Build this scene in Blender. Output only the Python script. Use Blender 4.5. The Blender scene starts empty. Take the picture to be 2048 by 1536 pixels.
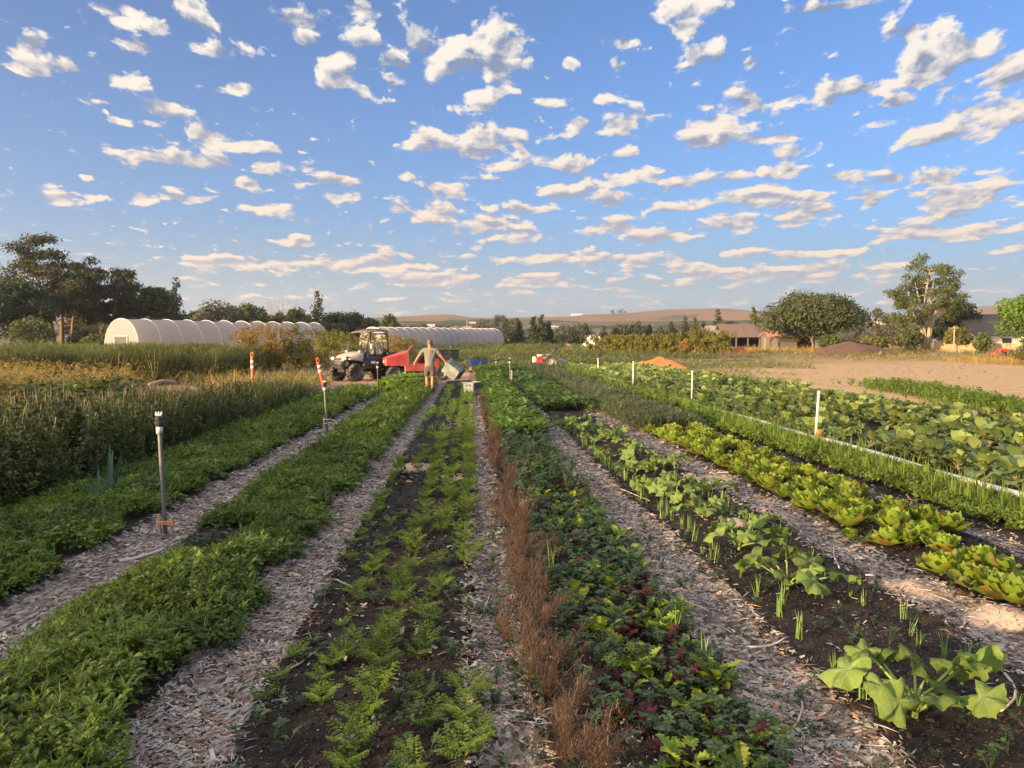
import bpy, bmesh, math, random
import numpy as np
from mathutils import Vector, Matrix, Euler
R=math.radians; PI=math.pi
rng=np.random.default_rng(7); random.seed(7)
sc=bpy.context.scene
COL=sc.collection
# ---------------------------------------------------------------- camera
F=1538.0; PPX=1024.0; PPY=768.0; HC=1.7; VX,VY=940.0,685.0
PIT=math.atan((PPY-VY)/F); YAW=math.atan((PPX-VX)/F*math.cos(PIT))
cam=bpy.data.cameras.new('camera'); co=bpy.data.objects.new('camera',cam); COL.objects.link(co)
cam.sensor_width=36.0; cam.lens=36.0*F/2048.0; cam.clip_start=0.05; cam.clip_end=60000
co.location=(0,0,HC); co.rotation_euler=(PI/2-PIT,0,-YAW); sc.camera=co
def ray(px,py):
    u=(px-PPX)/F; v=-(py-PPY)/F
    fy=math.cos(PIT)+v*math.sin(PIT); fz=-math.sin(PIT)+v*math.cos(PIT)
    return Vector((u*math.cos(YAW)+fy*math.sin(YAW), -u*math.sin(YAW)+fy*math.cos(YAW), fz))
def gz(x,y):                      # the land rises gently beyond the beds
    y=np.asarray(y,float)
    return np.clip(y-45,0,85)*0.012
def at(px,py,z=0.0):              # the ground point seen at a pixel, z above the ground
    r=ray(px,py); lo,hi=1.0,3000.0
    for _ in range(60):
        m=(lo+hi)/2
        if HC+r.z/r.y*m > float(gz(0,m))+z: lo=m
        else: hi=m
    return Vector((r.x/r.y*lo,lo,float(gz(0,lo))+z))
def atY(px,py,Y):                 # the point at depth Y seen at a pixel
    r=ray(px,py); t=Y/r.y
    return Vector((r.x*t,Y,HC+r.z*t))
def gx(px,Y): return ray(px,VY).x/ray(px,VY).y*Y
# ---------------------------------------------------------------- node helper
class NT:
    def __init__(s,tree): s.t=tree; s.n=tree.nodes; s.l=tree.links
    def new(s,typ,inp=None,**kw):
        nd=s.n.new(typ)
        for k,v in kw.items(): setattr(nd,k,v)
        for k,v in (inp or {}).items():
            sk=nd.inputs[k]
            if isinstance(v,bpy.types.NodeSocket): s.l.new(v,sk)
            else:
                try: sk.default_value=v
                except Exception: sk.default_value=tuple(v)+(1.0,)
        return nd
    def math(s,op,a,b=0.0,c=0.0,clamp=False):
        n=s.new('ShaderNodeMath',{0:a,1:b,2:c},operation=op); n.use_clamp=clamp; return n.outputs[0]
    def vmath(s,op,a,b=(0,0,0),c=(0,0,0)):
        n=s.new('ShaderNodeVectorMath',{0:a,1:b},operation=op)
        if op in('MULTIPLY_ADD',): 
            if isinstance(c,bpy.types.NodeSocket): s.l.new(c,n.inputs[2])
            else: n.inputs[2].default_value=c
        return n.outputs[1] if op in('LENGTH','DOT_PRODUCT','DISTANCE') else n.outputs[0]
    def mix(s,f,a,b,mode='MIX'):
        n=s.n.new('ShaderNodeMix'); n.data_type='RGBA'; n.blend_type=mode
        for k,v in((0,f),(6,a),(7,b)):
            sk=n.inputs[k]
            if isinstance(v,bpy.types.NodeSocket): s.l.new(v,sk)
            elif k==0: sk.default_value=v
            else: sk.default_value=tuple(v)[:3]+(1.0,)
        return n.outputs[2]
    def ramp(s,f,stops,interp='LINEAR'):
        n=s.n.new('ShaderNodeValToRGB'); s.l.new(f,n.inputs[0]); cr=n.color_ramp; cr.interpolation=interp
        while len(cr.elements)<len(stops): cr.elements.new(0.5)
        for e,(p,c) in zip(cr.elements,stops):
            e.position=p; e.color=(tuple(c)+(1.0,))[:4] if not isinstance(c,(int,float)) else (c,c,c,1)
        return n.outputs[0]
    def range(s,v,a,b,c=0.0,d=1.0,smooth=False):
        n=s.new('ShaderNodeMapRange',{0:v,1:a,2:b,3:c,4:d}); n.interpolation_type='SMOOTHSTEP' if smooth else 'LINEAR'; n.clamp=True
        return n.outputs[0]
    def noise(s,vec=None,scale=5.0,detail=4.0,rough=0.55,dist=0.0,lac=2.0):
        n=s.new('ShaderNodeTexNoise',{'Scale':scale,'Detail':detail,'Roughness':rough,'Distortion':dist,'Lacunarity':lac})
        if vec is not None: s.l.new(vec,n.inputs['Vector'])
        return n.outputs[0]
# ---------------------------------------------------------------- light and sky
SUN_EL=R(9.5); SD=Vector((-0.84,-0.54,0)).normalized()
SD=Vector((SD.x*math.cos(SUN_EL),SD.y*math.cos(SUN_EL),math.sin(SUN_EL)))   # towards the sun
sun=bpy.data.lights.new('sun','SUN'); sun.energy=5.0; sun.angle=R(0.5); sun.color=(1.0,0.68,0.36)
so=bpy.data.objects.new('sun',sun); COL.objects.link(so); so.rotation_euler=SD.to_track_quat('Z','Y').to_euler(); so.location=(-40,-10,30)
CLOUDS=[(210,14,75,22),(240,42,45,14),(66,86,20,15),(145,138,88,18),(385,20,42,26),(320,52,34,15),(280,92,40,16),(425,106,66,20),
(600,38,48,14),(712,14,85,24),(605,82,42,20),(725,75,28,16),(680,135,44,38),(730,178,32,22),(480,172,26,14),(850,90,58,32),(990,82,72,44),
(960,138,110,30),(975,190,60,22),(800,125,46,18),(785,162,28,16),(200,202,42,8),(335,222,60,14),(290,245,42,8),(425,268,78,20),(490,292,70,13),(250,310,52,10),
(370,322,95,17),(545,335,58,14),(500,365,34,9),(680,362,70,10),(865,266,26,18),(970,292,128,42),(1000,330,80,10),(875,218,42,10),(1092,205,34,9),
(782,352,38,8),(885,378,48,12),(665,392,52,14),(858,425,70,18),(1005,452,80,22),(535,414,42,10),(395,400,28,12),(280,392,30,14),(350,392,24,12),(100,366,22,9),(130,390,44,9),
(1338,18,72,30),(1372,55,50,18),(1255,82,48,12),(1422,118,48,30),(1500,122,26,12),(1140,125,18,13),(1240,128,22,12),(1500,205,118,28),(1430,240,60,20),(1415,278,52,25),(1565,272,68,18),
(1592,300,45,16),(1205,200,32,14),(1245,248,50,24),(1160,252,38,16),(1255,350,70,20),(1256,306,26,15),(1130,385,60,18),(1150,330,44,18),(1825,62,66,26),(1850,120,80,46),(1925,100,50,26),(1840,155,66,18),
(1715,178,88,20),(1945,225,120,34),(1880,262,100,20),(2012,150,56,26),(1795,202,44,14),(1690,8,120,12),(1375,365,56,13),(1480,352,34,19),(1515,392,60,20),(1600,425,56,18),
(1555,340,52,12),(1660,356,44,10),(1780,358,26,11),(1742,396,42,14),(1635,390,52,11),(1352,412,52,14),(1905,350,70,18),(1935,400,78,36),(1925,462,64,12),(1825,462,58,11),(1460,446,52,14),
(1215,398,48,14),(1060,420,60,12),(1215,455,50,14),(720,528,150,12),(1100,516,65,13),(1255,520,75,11),(870,560,75,10),(1600,544,130,10),(1390,545,60,12),(1060,566,45,11),(500,528,100,10),(590,480,30,9),(1320,470,70,12),(1480,505,40,7),(1640,506,60,6)]
def build_world():
    w=bpy.data.worlds.new('World'); sc.world=w; w.use_nodes=True; T=NT(w.node_tree); T.n.clear()
    tc=T.new('ShaderNodeTexCoord').outputs['Generated']
    d=T.vmath('NORMALIZE',tc); x,y,z=T.new('ShaderNodeSeparateXYZ',{0:d}).outputs
    az=T.math('ARCTAN2',x,y); el=T.math('ARCSINE',z)
    uv=T.new('ShaderNodeCombineXYZ',{0:az,1:el}).outputs[0]
    sky=T.new('ShaderNodeTexSky',sky_type='NISHITA'); sky.sun_disc=False; sky.sun_elevation=SUN_EL; sky.sun_rotation=math.atan2(SD.x,SD.y)
    sky.altitude=0; sky.air_density=1.0; sky.dust_density=0.6; sky.ozone_density=2.2
    skc=T.mix(1.0,sky.outputs[0],(0.50,0.76,1.16),'MULTIPLY')
    skc=T.mix(T.range(el,0.0,0.36,0.55,0.0,True),skc,(0.62,1.50,2.85))       # dust and moisture low in the air
    skc=T.mix(T.range(el,-0.02,0.17,0.95,0.0,True),skc,(1.58,2.0,2.08))
    # added fill glow round the low sun and overhead, unseen, to lift the ambient light
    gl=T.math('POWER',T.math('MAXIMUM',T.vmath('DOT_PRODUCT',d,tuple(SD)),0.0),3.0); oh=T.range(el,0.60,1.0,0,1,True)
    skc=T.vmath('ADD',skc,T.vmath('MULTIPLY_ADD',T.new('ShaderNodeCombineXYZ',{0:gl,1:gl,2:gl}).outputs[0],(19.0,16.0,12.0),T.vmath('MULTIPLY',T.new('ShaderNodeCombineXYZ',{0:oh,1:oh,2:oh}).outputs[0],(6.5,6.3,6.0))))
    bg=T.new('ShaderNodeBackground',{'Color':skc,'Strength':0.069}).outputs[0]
    warm=T.range(el,0.02,0.35)
    bright=T.mix(warm,(1.0,0.76,0.56),(1.0,0.92,0.80)); dark=T.mix(warm,(0.42,0.43,0.50),(0.21,0.28,0.44))
    fade=T.range(el,-0.02,0.05,0.2,0.96)
    off=T.new('ShaderNodeCombineXYZ',{0:T.math('MULTIPLY_ADD',el,-0.028,-0.001),1:T.math('MULTIPLY_ADD',el,0.036,0.0018)}).outputs[0]
    uv1=T.vmath('ADD',uv,off)
    # where the clouds stand: rows of a lookup ramp along the azimuth, each stop pair one cloud (width, height offset, half height)
    rows=[]
    for cx,cy,rx,ry in sorted(CLOUDS,key=lambda c:c[1]):
        r=ray(cx,cy); k=0.93/F; b=(math.atan2(r.x,r.y),math.asin(r.z/r.length),rx*k*1.15,ry*k*1.3)
        for rw in rows:
            if len(rw)<9 and abs(rw[0][1]-b[1])<0.045 and all(abs(b[0]-q[0])>1.05*(b[2]+q[2]) for q in rw): rw.append(b); break
        else: rows.append([b])
    u0,u1=-0.70,0.86
    uu=T.range(az,u0,u1); m=tv=None
    for rw in rows:
        rw.sort(); vc=rw[0][1]; st=[]
        for n_,(a,e,sx,sy) in enumerate(rw):
            l=max(a-1.75*sx,(rw[n_-1][0]+rw[n_-1][2]*1.0+a-sx)/2+.0015 if n_ else -9); r=min(a+1.75*sx,(rw[n_+1][0]-rw[n_+1][2]+a+sx)/2-.0015 if n_<len(rw)-1 else 9)
            g_=(e-vc)/0.1+0.5; h_=sy/0.06
            for p in (l,a,r): st.append(((p-u0)/(u1-u0),((1-abs(p-a)/sx)*0.5+0.5,g_,h_)))
        c=T.ramp(uu,st); cr,cg,cb=T.new('ShaderNodeSeparateColor',{0:c}).outputs
        dx=T.math('MULTIPLY_ADD',cr,-2.0,2.0)
        dy=T.math('DIVIDE',T.math('SUBTRACT',T.math('MULTIPLY_ADD',cg,-0.1,0.05-vc),T.math('MULTIPLY',el,-1.0)),T.math('MULTIPLY',cb,0.06))
        L=T.vmath('LENGTH',T.new('ShaderNodeCombineXYZ',{0:dx,1:dy}).outputs[0])
        if m is None: m,tv=L,dy
        else:
            near=T.math('LESS_THAN',L,m); tv=T.math('ADD',tv,T.math('MULTIPLY',near,T.math('SUBTRACT',dy,tv))); m=T.math('MINIMUM',m,L)
    q_=[]
    for p in (uv,uv1):
        u,v,_=T.new('ShaderNodeSeparateXYZ',{0:p}).outputs
        vm=T.math('MAXIMUM',v,0.0)
        q_.append(T.new('ShaderNodeCombineXYZ',{0:T.math('DIVIDE',u,T.math('ADD',vm,0.6)),1:T.math('DIVIDE',0.66,T.math('ADD',vm,0.3)),2:0.0}).outputs[0])
    n0=T.noise(q_[0],15.5,6.0,0.60,0.25); n1=T.noise(q_[1],15.5,4.0,0.60,0.25); ng=T.noise(q_[0],3.4,0.0,0.5)
    cover=T.math('MULTIPLY',T.math('MAXIMUM',T.math('SUBTRACT',1.05,m),-0.64),0.60)
    low=T.range(el,0.05,0.19,0.40,0.0)
    side=T.range(T.math('ABSOLUTE',T.math('SUBTRACT',az,0.06)),0.70,0.76)
    free=T.math('MULTIPLY_ADD',ng,1.5,-0.86)
    base=T.math('ADD',T.math('MULTIPLY',T.math('ADD',cover,low),T.math('SUBTRACT',1.0,side)),T.math('MULTIPLY',free,side))
    D0=T.math('MULTIPLY_ADD',T.math('SUBTRACT',n0,0.53),3.3,base)
    ns=T.noise(q_[0],31.0,3.0,0.6,0.3); D0=T.math('MAXIMUM',D0,T.math('MULTIPLY_ADD',ns,3.2,T.range(el,0.30,0.12,-2.03,-1.90)))
    alpha=T.range(D0,0.0,0.30,0,1,True); thick=T.range(D0,0.2,1.2)
    up=T.math('MULTIPLY',T.math('MAXIMUM',T.math('MINIMUM',tv,1.2),-1.2),T.math('MULTIPLY_ADD',side,-0.34,0.34))
    lit=T.math('MULTIPLY_ADD',T.math('SUBTRACT',n0,n1),6.5,T.math('ADD',0.56,up))  # sunlit sides and grey undersides painted into the cloud colour by offset noise
    lit=T.math('SUBTRACT',lit,T.math('MULTIPLY',thick,0.55),0,True)
    bc=T.new('ShaderNodeBackground',{'Color':T.mix(lit,dark,bright),'Strength':0.35}).outputs[0]
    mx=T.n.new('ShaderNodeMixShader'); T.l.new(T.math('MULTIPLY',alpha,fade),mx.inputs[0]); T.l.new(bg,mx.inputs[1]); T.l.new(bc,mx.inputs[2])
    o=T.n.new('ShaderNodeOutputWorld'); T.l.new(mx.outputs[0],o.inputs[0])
    print('cloud rows',len(rows))
    w.cycles.sampling_method='NONE'
build_world()
sc.view_settings.view_transform='Standard'; sc.view_settings.look='None'; sc.view_settings.exposure=1.56; sc.view_settings.gamma=1.0
sc.cycles.max_bounces=6; sc.cycles.diffuse_bounces=3; sc.cycles.transmission_bounces=4; sc.cycles.transparent_max_bounces=6
# ---------------------------------------------------------------- tagging and linking
def tag(o,label=None,cat=None,group=None,kind=None):
    if label: o['label']=label
    if cat: o['category']=cat
    if group: o['group']=group
    if kind: o['kind']=kind
    return o
def empty(name,loc=(0,0,0),rz=0.0,scale=1.0):
    o=bpy.data.objects.new(name,None); COL.objects.link(o); o.location=loc; o.rotation_euler=(0,0,rz); o.scale=(scale,)*3; o.empty_display_size=.1
    return o
def link(name,me,parent=None):
    o=bpy.data.objects.new(name,me); COL.objects.link(o)
    if parent: o.parent=parent
    return o
def copy_tree(o,parent=None):
    c=o.copy(); COL.objects.link(c)
    if parent: c.parent=parent
    for ch in list(o.children): copy_tree(ch,c)
    return c
# ---------------------------------------------------------------- polygon soups
class Tm:                                   # a template: verts, loop indices, polygon sizes, material per polygon
    def __init__(s,V,polys,mat=0):
        s.V=np.asarray(V,float).reshape(-1,3); s.n=np.array([len(p) for p in polys],int)
        s.L=np.array([i for p in polys for i in p],int); s.m=np.full(len(s.n),mat) if np.isscalar(mat) else np.asarray(mat)
    def withmat(s,m): t=Tm.__new__(Tm); t.V,t.n,t.L,t.m=s.V,s.n,s.L,np.full(len(s.n),m); return t
    def xf(s,M): t=Tm.__new__(Tm); M=np.array(M); t.V=s.V@M[:3,:3].T+M[:3,3]; t.n,t.L,t.m=s.n,s.L,s.m; return t
def join(ts):
    t=Tm.__new__(Tm); o=0; V=[];L=[];n=[];m=[]
    for a in ts: V.append(a.V); L.append(a.L+o); n.append(a.n); m.append(a.m); o+=len(a.V)
    t.V=np.concatenate(V); t.L=np.concatenate(L); t.n=np.concatenate(n); t.m=np.concatenate(m); return t
def rotm(yaw,pitch=0,roll=0):               # arrays -> N x 3 x 3 (roll about X, pitch about Y, then yaw about Z)
    yaw,pitch,roll=np.broadcast_arrays(*[np.atleast_1d(np.asarray(a,float)) for a in(yaw,pitch,roll)])
    c,s=np.cos(yaw),np.sin(yaw); z=np.zeros_like(c); o=z+1
    Z=np.stack([np.stack([c,-s,z],-1),np.stack([s,c,z],-1),np.stack([z,z,o],-1)],-2)
    c,s=np.cos(pitch),np.sin(pitch); Y=np.stack([np.stack([c,z,s],-1),np.stack([z,o,z],-1),np.stack([-s,z,c],-1)],-2)
    c,s=np.cos(roll),np.sin(roll); X=np.stack([np.stack([o,z,z],-1),np.stack([z,c,-s],-1),np.stack([z,s,c],-1)],-2)
    return Z@Y@X
def inst(t,pos,yaw,scale=1.0,pitch=0.0,roll=0.0):   # many placed copies of one template, as one template
    pos=np.asarray(pos,float).reshape(-1,3); N=len(pos)
    if N==0: return None
    Rm=rotm(np.broadcast_to(yaw,N),np.broadcast_to(pitch,N),np.broadcast_to(roll,N)); sc_=np.asarray(scale,float)
    if sc_.ndim<2: sc_=np.broadcast_to(sc_,N)[:,None]
    V=t.V[None]*sc_[:,None,:]; V=np.einsum('nij,nvj->nvi',Rm,V)+pos[:,None,:]
    o=Tm.__new__(Tm); o.V=V.reshape(-1,3); o.L=(t.L[None]+(np.arange(N)*len(t.V))[:,None]).ravel(); o.n=np.tile(t.n,N); o.m=np.tile(t.m,N); return o
def multi(ts,pos,yaw,scale=1.0,pitch=0.0,roll=0.0): # the same with a random choice of templates
    pos=np.asarray(pos,float).reshape(-1,3); N=len(pos); k=rng.integers(0,len(ts),N); b=lambda a:np.broadcast_to(a,(N,)+np.shape(a)[1:]) if np.ndim(a)<2 else a
    out=[inst(t,pos[k==i],b(yaw)[k==i],b(scale)[k==i],b(pitch)[k==i],b(roll)[k==i]) for i,t in enumerate(ts)]
    out=[o for o in out if o is not None]
    return join(out) if out else None
def mesh(name,t,mats,smooth=False):
    me=bpy.data.meshes.new(name); me.vertices.add(len(t.V)); me.vertices.foreach_set('co',t.V.astype(np.float32).ravel())
    me.loops.add(len(t.L)); me.loops.foreach_set('vertex_index',t.L.astype(np.int32)); me.polygons.add(len(t.n))
    me.polygons.foreach_set('loop_start',np.concatenate([[0],np.cumsum(t.n)[:-1]]).astype(np.int32))
    for m in mats: me.materials.append(m)
    me.polygons.foreach_set('material_index',t.m.astype(np.int32)); me.polygons.foreach_set('use_smooth',np.full(len(t.n),smooth))
    me.update(calc_edges=True); return me
def build(name,t,mats,parent=None,smooth=False):
    return link(name,mesh(name,t,mats if isinstance(mats,(list,tuple)) else [mats],smooth),parent)
# ---------------------------------------------------------------- solid pieces
def box(c,s,rot=(0,0,0),bev=0.0,taper=1.0,m=0):
    x,y,z=[a/2 for a in s]; b=bev; V=[]; polys=[]
    if b<=0:
        V=[(i*x*(taper if k>0 else 1),j*y*(taper if k>0 else 1),k*z) for k in(-1,1) for i,j in((-1,-1),(1,-1),(1,1),(-1,1))]
        polys=[(3,2,1,0),(4,5,6,7)]+[(i,(i+1)%4,(i+1)%4+4,i+4) for i in range(4)]
    else:
        def ring(zz,ins,tp):
            X,Y=(x-ins)*tp,(y-ins)*tp; q=min(b,X*.9,Y*.9)
            return [(-X+q,-Y,zz),(X-q,-Y,zz),(X,-Y+q,zz),(X,Y-q,zz),(X-q,Y,zz),(-X+q,Y,zz),(-X,Y-q,zz),(-X,-Y+q,zz)]
        rs=[ring(-z,b,1),ring(-z+b,0,1),ring(z-b,0,taper),ring(z,b,taper)]
        for r in rs: V+=r
        for k in range(3): polys+=[(8*k+i,8*k+(i+1)%8,8*k+8+(i+1)%8,8*k+8+i) for i in range(8)]
        polys+=[tuple(range(7,-1,-1)),tuple(range(24,32))]
    M=Matrix.Translation(c)@Euler(rot).to_matrix().to_4x4(); return Tm(V,polys,m).xf(M)
def tube(pts,r,n=8,m=0,cap=True):
    pts=[Vector(p) for p in pts]; rs=[r]*len(pts) if np.isscalar(r) else r; V=[]; up=None
    for i,p in enumerate(pts):
        d=(pts[min(i+1,len(pts)-1)]-pts[max(i-1,0)]).normalized()
        if up is None: up=Vector((0,0,1)) if abs(d.z)<.9 else Vector((1,0,0))
        a=d.cross(up).normalized(); b=a.cross(d).normalized(); up=b
        V+=[p+(a*math.cos(t)+b*math.sin(t))*rs[i] for t in (2*PI*k/n for k in range(n))]
    polys=[(i*n+k,i*n+(k+1)%n,(i+1)*n+(k+1)%n,(i+1)*n+k) for i in range(len(pts)-1) for k in range(n)]
    if cap: polys+=[tuple(range(n-1,-1,-1)),tuple(range((len(pts)-1)*n,len(pts)*n))]
    return Tm([tuple(v) for v in V],polys,m)
def lathe(prof,n=20,axis='z',c=(0,0,0),m=0):
    V=[(r*math.cos(2*PI*k/n),r*math.sin(2*PI*k/n),z) for r,z in prof for k in range(n)]
    polys=[(i*n+k,i*n+(k+1)%n,(i+1)*n+(k+1)%n,(i+1)*n+k) for i in range(len(prof)-1) for k in range(n)]
    t=Tm(V,polys,m); M=Matrix.Translation(c)@({'z':Matrix.Identity(4),'y':Matrix.Rotation(-PI/2,4,'X'),'x':Matrix.Rotation(PI/2,4,'Y')}[axis]); return t.xf(M)
def loft(secs,m=0,closed=True,caps=True):   # sections with the same number of points
    n=len(secs[0]); V=[p for s in secs for p in s]; kk=range(n if closed else n-1)
    polys=[(i*n+k,i*n+(k+1)%n,(i+1)*n+(k+1)%n,(i+1)*n+k) for i in range(len(secs)-1) for k in kk]
    if caps and closed: polys+=[tuple(range(n-1,-1,-1)),tuple(range((len(secs)-1)*n,len(secs)*n))]
    return Tm(V,polys,m)
def grid(fn,nu,nv,m=0):
    V=[fn(i/(nu-1),j/(nv-1)) for i in range(nu) for j in range(nv)]
    return Tm(V,[(i*nv+j,(i+1)*nv+j,(i+1)*nv+j+1,i*nv+j+1) for i in range(nu-1) for j in range(nv-1)],m)
def heap(rx,ry,h,seed=0,n=26,rough=.12,pw=1.0):
    g=np.random.default_rng(seed); ph=g.uniform(0,6.28,12)
    def f(a,b):
        t=2*PI*a; s=b; k=1+.13*math.sin(2*t+ph[0])+.08*math.sin(5*t+ph[1]); x=rx*s*k*math.cos(t); y=ry*s*k*math.sin(t)
        z=h*max(0,(1-s**1.35))**pw*(1+rough*math.sin(3*x/rx*3+ph[2])*math.cos(4*y/ry*2+ph[3]))+h*rough*.5*g.uniform(-1,1)*(1-s)
        return (x,y,z-.03*s)
    return grid(f,n,n//2+4)
# ---------------------------------------------------------------- value noise for the land
def vnoise(x,y,seed=0):
    xi=np.floor(x).astype(np.int64); yi=np.floor(y).astype(np.int64); fx=x-xi; fy=y-yi; fx=fx*fx*(3-2*fx); fy=fy*fy*(3-2*fy)
    def h(a,b):
        n=(a*374761393+b*668265263+seed*1442695041)&0x7fffffff; n=((n^(n>>13))*1274126177)&0x7fffffff; return ((n^(n>>16))&0xffff)/65535.0
    return (h(xi,yi)*(1-fx)+h(xi+1,yi)*fx)*(1-fy)+(h(xi,yi+1)*(1-fx)+h(xi+1,yi+1)*fx)*fy
def fbm(x,y,o=4,seed=0):
    s=0;a=.5
    for i in range(o): s=s+a*(vnoise(x*2**i,y*2**i,seed+i)-.5); a*=.5
    return s
# ---------------------------------------------------------------- materials
def mat(name,col,rough=.6,metal=0.0,spec=.5,var=.0,vs=8.0,bump=0.0,bs=40.0,dirt=None,dcol=(.25,.19,.13),emit=None,coat=0.0):
    m=bpy.data.materials.new(name); m.use_nodes=True; T=NT(m.node_tree); b=T.n['Principled BSDF']
    tc=T.new('ShaderNodeTexCoord').outputs['Object']; c=col
    if var>0:
        c=T.mix(T.noise(tc,vs,4.0,.6),tuple(a*(1-var) for a in col),tuple(min(1,a*(1+var)) for a in col))
    if dirt:
        c=T.mix(T.range(T.noise(tc,dirt,5.0,.65),.45,.7),c,dcol)
    if isinstance(c,bpy.types.NodeSocket): T.l.new(c,b.inputs['Base Color'])
    else: b.inputs['Base Color'].default_value=tuple(c)+(1,)
    b.inputs['Roughness'].default_value=rough; b.inputs['Metallic'].default_value=metal; b.inputs['Specular IOR Level'].default_value=spec; b.inputs['Coat Weight'].default_value=coat
    if bump>0:
        bn=T.new('ShaderNodeBump',{'Strength':bump,'Distance':.01,'Height':T.noise(tc,bs,4.0,.6)}); T.l.new(bn.outputs[0],b.inputs['Normal'])
    return m
def leafmat(name,cols,tr=.35,rough=.55,objvar=.25,patch=0.0,pscale=1.0,sat=1.0,mottle=None,msc=60.0,spec=.35,bump=0.0,bs=70.0):
    m=bpy.data.materials.new(name); m.use_nodes=True; T=NT(m.node_tree); T.n.clear()
    g=T.new('ShaderNodeNewGeometry'); rnd=g.outputs['Random Per Island']; n=len(cols)
    c=T.ramp(rnd,[(i/(n-1) if n>1 else 0,q) for i,q in enumerate(cols)]) if n>1 else T.mix(0.0,cols[0],cols[0])
    tc=T.new('ShaderNodeTexCoord').outputs['Object']
    if mottle: c=T.mix(T.range(T.noise(tc,msc,3.0,.6),.48,.66),c,mottle)
    v=T.math('MULTIPLY_ADD',T.new('ShaderNodeObjectInfo').outputs['Random'],objvar,1-objvar/2)
    if patch: v=T.math('MULTIPLY',v,T.range(T.noise(tc,pscale,2.0,.5),.3,.7,1-patch,1+patch))
    c=T.new('ShaderNodeHueSaturation',{'Hue':T.math('MULTIPLY_ADD',T.math('FRACT',T.math('MULTIPLY',rnd,17.0)),.03,.485),'Saturation':sat,'Value':v,'Color':c}).outputs[0]
    p=T.new('ShaderNodeBsdfPrincipled',{'Base Color':c,'Roughness':rough}); p.inputs['Specular IOR Level'].default_value=spec
    if bump: T.l.new(T.new('ShaderNodeBump',{'Strength':bump,'Distance':.006,'Height':T.noise(tc,bs,3.0,.55)}).outputs[0],p.inputs['Normal'])
    t=T.new('ShaderNodeBsdfTranslucent',{'Color':T.mix(1.0,c,(1.5,1.5,.8),'MULTIPLY')})
    mx=T.new('ShaderNodeMixShader',{0:tr}); T.l.new(p.outputs[0],mx.inputs[1]); T.l.new(t.outputs[0],mx.inputs[2])
    o=T.n.new('ShaderNodeOutputMaterial'); T.l.new(mx.outputs[0],o.inputs[0]); return m
# ---------------------------------------------------------------- leaves
def leaf(L=1.0,W=.4,n=4,pitch=.6,curl=-.8,fold=.25,prof='oval',pet=.0,petw=.03,lobes=0,wave=0.0,seed=0,m=0,twist=0.0):
    g=np.random.default_rng(seed); pts=[]; p=np.array([0.,0.,0.]); a=pitch; V=[]; polys=[]; x=0
    T_=[0.0]+[pet]*(pet>0)+[pet+(1-pet)*(i+1)/n for i in range(n)]
    prev=0
    for i,t in enumerate(T_):
        d=t-prev; a=pitch+curl*t; p=p+np.array([math.cos(a),0,math.sin(a)])*d*L; prev=t
        s=0 if t<=pet and pet>0 else (t-pet)/(1-pet)
        if t<=pet and pet>0: w=petw*L
        else:
            if prof=='oval': w=W*L*math.sin(PI*min(1,s*.92+.06))**.75
            elif prof=='blade': w=W*L*(1-s)**.6*(1 if s>.05 else .6)
            elif prof=='round': w=W*L*math.sin(PI*min(1,(s*.97+.03)**.8))**.5
            else: w=W*L*(.35+s*.9)*(1 if s<.75 else (1-s)*3.2+.2)
            if lobes and 0<s<1: w*=((1.25 if i%2 else .45) if lobes==1 else (1.12 if i%2 else .72))
        if t>=.999: w=max(.02*L*W,w*.12)
        wz=wave*L*(g.uniform(-1,1)); wz2=wave*L*g.uniform(-1,1)
        up=np.array([-math.sin(a),0,math.cos(a)]); tw=twist*s
        for sg,wzz in((-1,wz),(0,0),(1,wz2)): V.append(p+np.array([0,sg*w*math.cos(tw),0])+up*(abs(sg)*w*fold+wzz*abs(sg)+sg*w*math.sin(tw)))
    k=len(T_)
    for i in range(k-1):
        a0=i*3; polys+=[(a0,a0+3,a0+4,a0+1),(a0+1,a0+4,a0+5,a0+2)]
    return Tm(V,polys,m)
def tri_leaf(L=1,W=.4,m=0,droop=.2):        # two triangles, for what is far or fine
    return Tm([(0,0,0),(L*.45,-W*L,.12*L),(L,0,-droop*L),(L*.45,W*L,.12*L)],[(0,1,2,3)],m)
def rosette(n,Lr,Wf,pitch=(.3,1.3),curl=-.9,seed=0,m=0,base=.0,h0=0.0,seg=4,**kw):
    g=np.random.default_rng(seed); out=[]
    for i in range(n):
        f=i/max(1,n-1); pt=pitch[0]+(pitch[1]-pitch[0])*f+g.uniform(-.12,.12); L=Lr[0]+(Lr[1]-Lr[0])*f*g.uniform(.85,1.1)
        lf=leaf(L,Wf*g.uniform(.85,1.15),seg,pitch=pt,curl=curl*g.uniform(.7,1.3),seed=seed*100+i,**kw); ya=i*2.39996+g.uniform(-.3,.3)
        t=inst(lf,[(base*math.cos(ya),base*math.sin(ya),h0)],ya,1.0); t.m=np.full(len(t.n),m if np.isscalar(m) else m[i%len(m)]); out.append(t)
    return join(out)
def U(a,b,n): return rng.uniform(a,b,n)
def inview(x,y,mg=.6,top=True):              # roughly inside the picture, seen from above
    xc=x*math.cos(YAW)-y*math.sin(YAW); yc=x*math.sin(YAW)+y*math.cos(YAW)
    return (np.abs(xc)<yc*.68+mg)&(yc>2.4)
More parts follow.
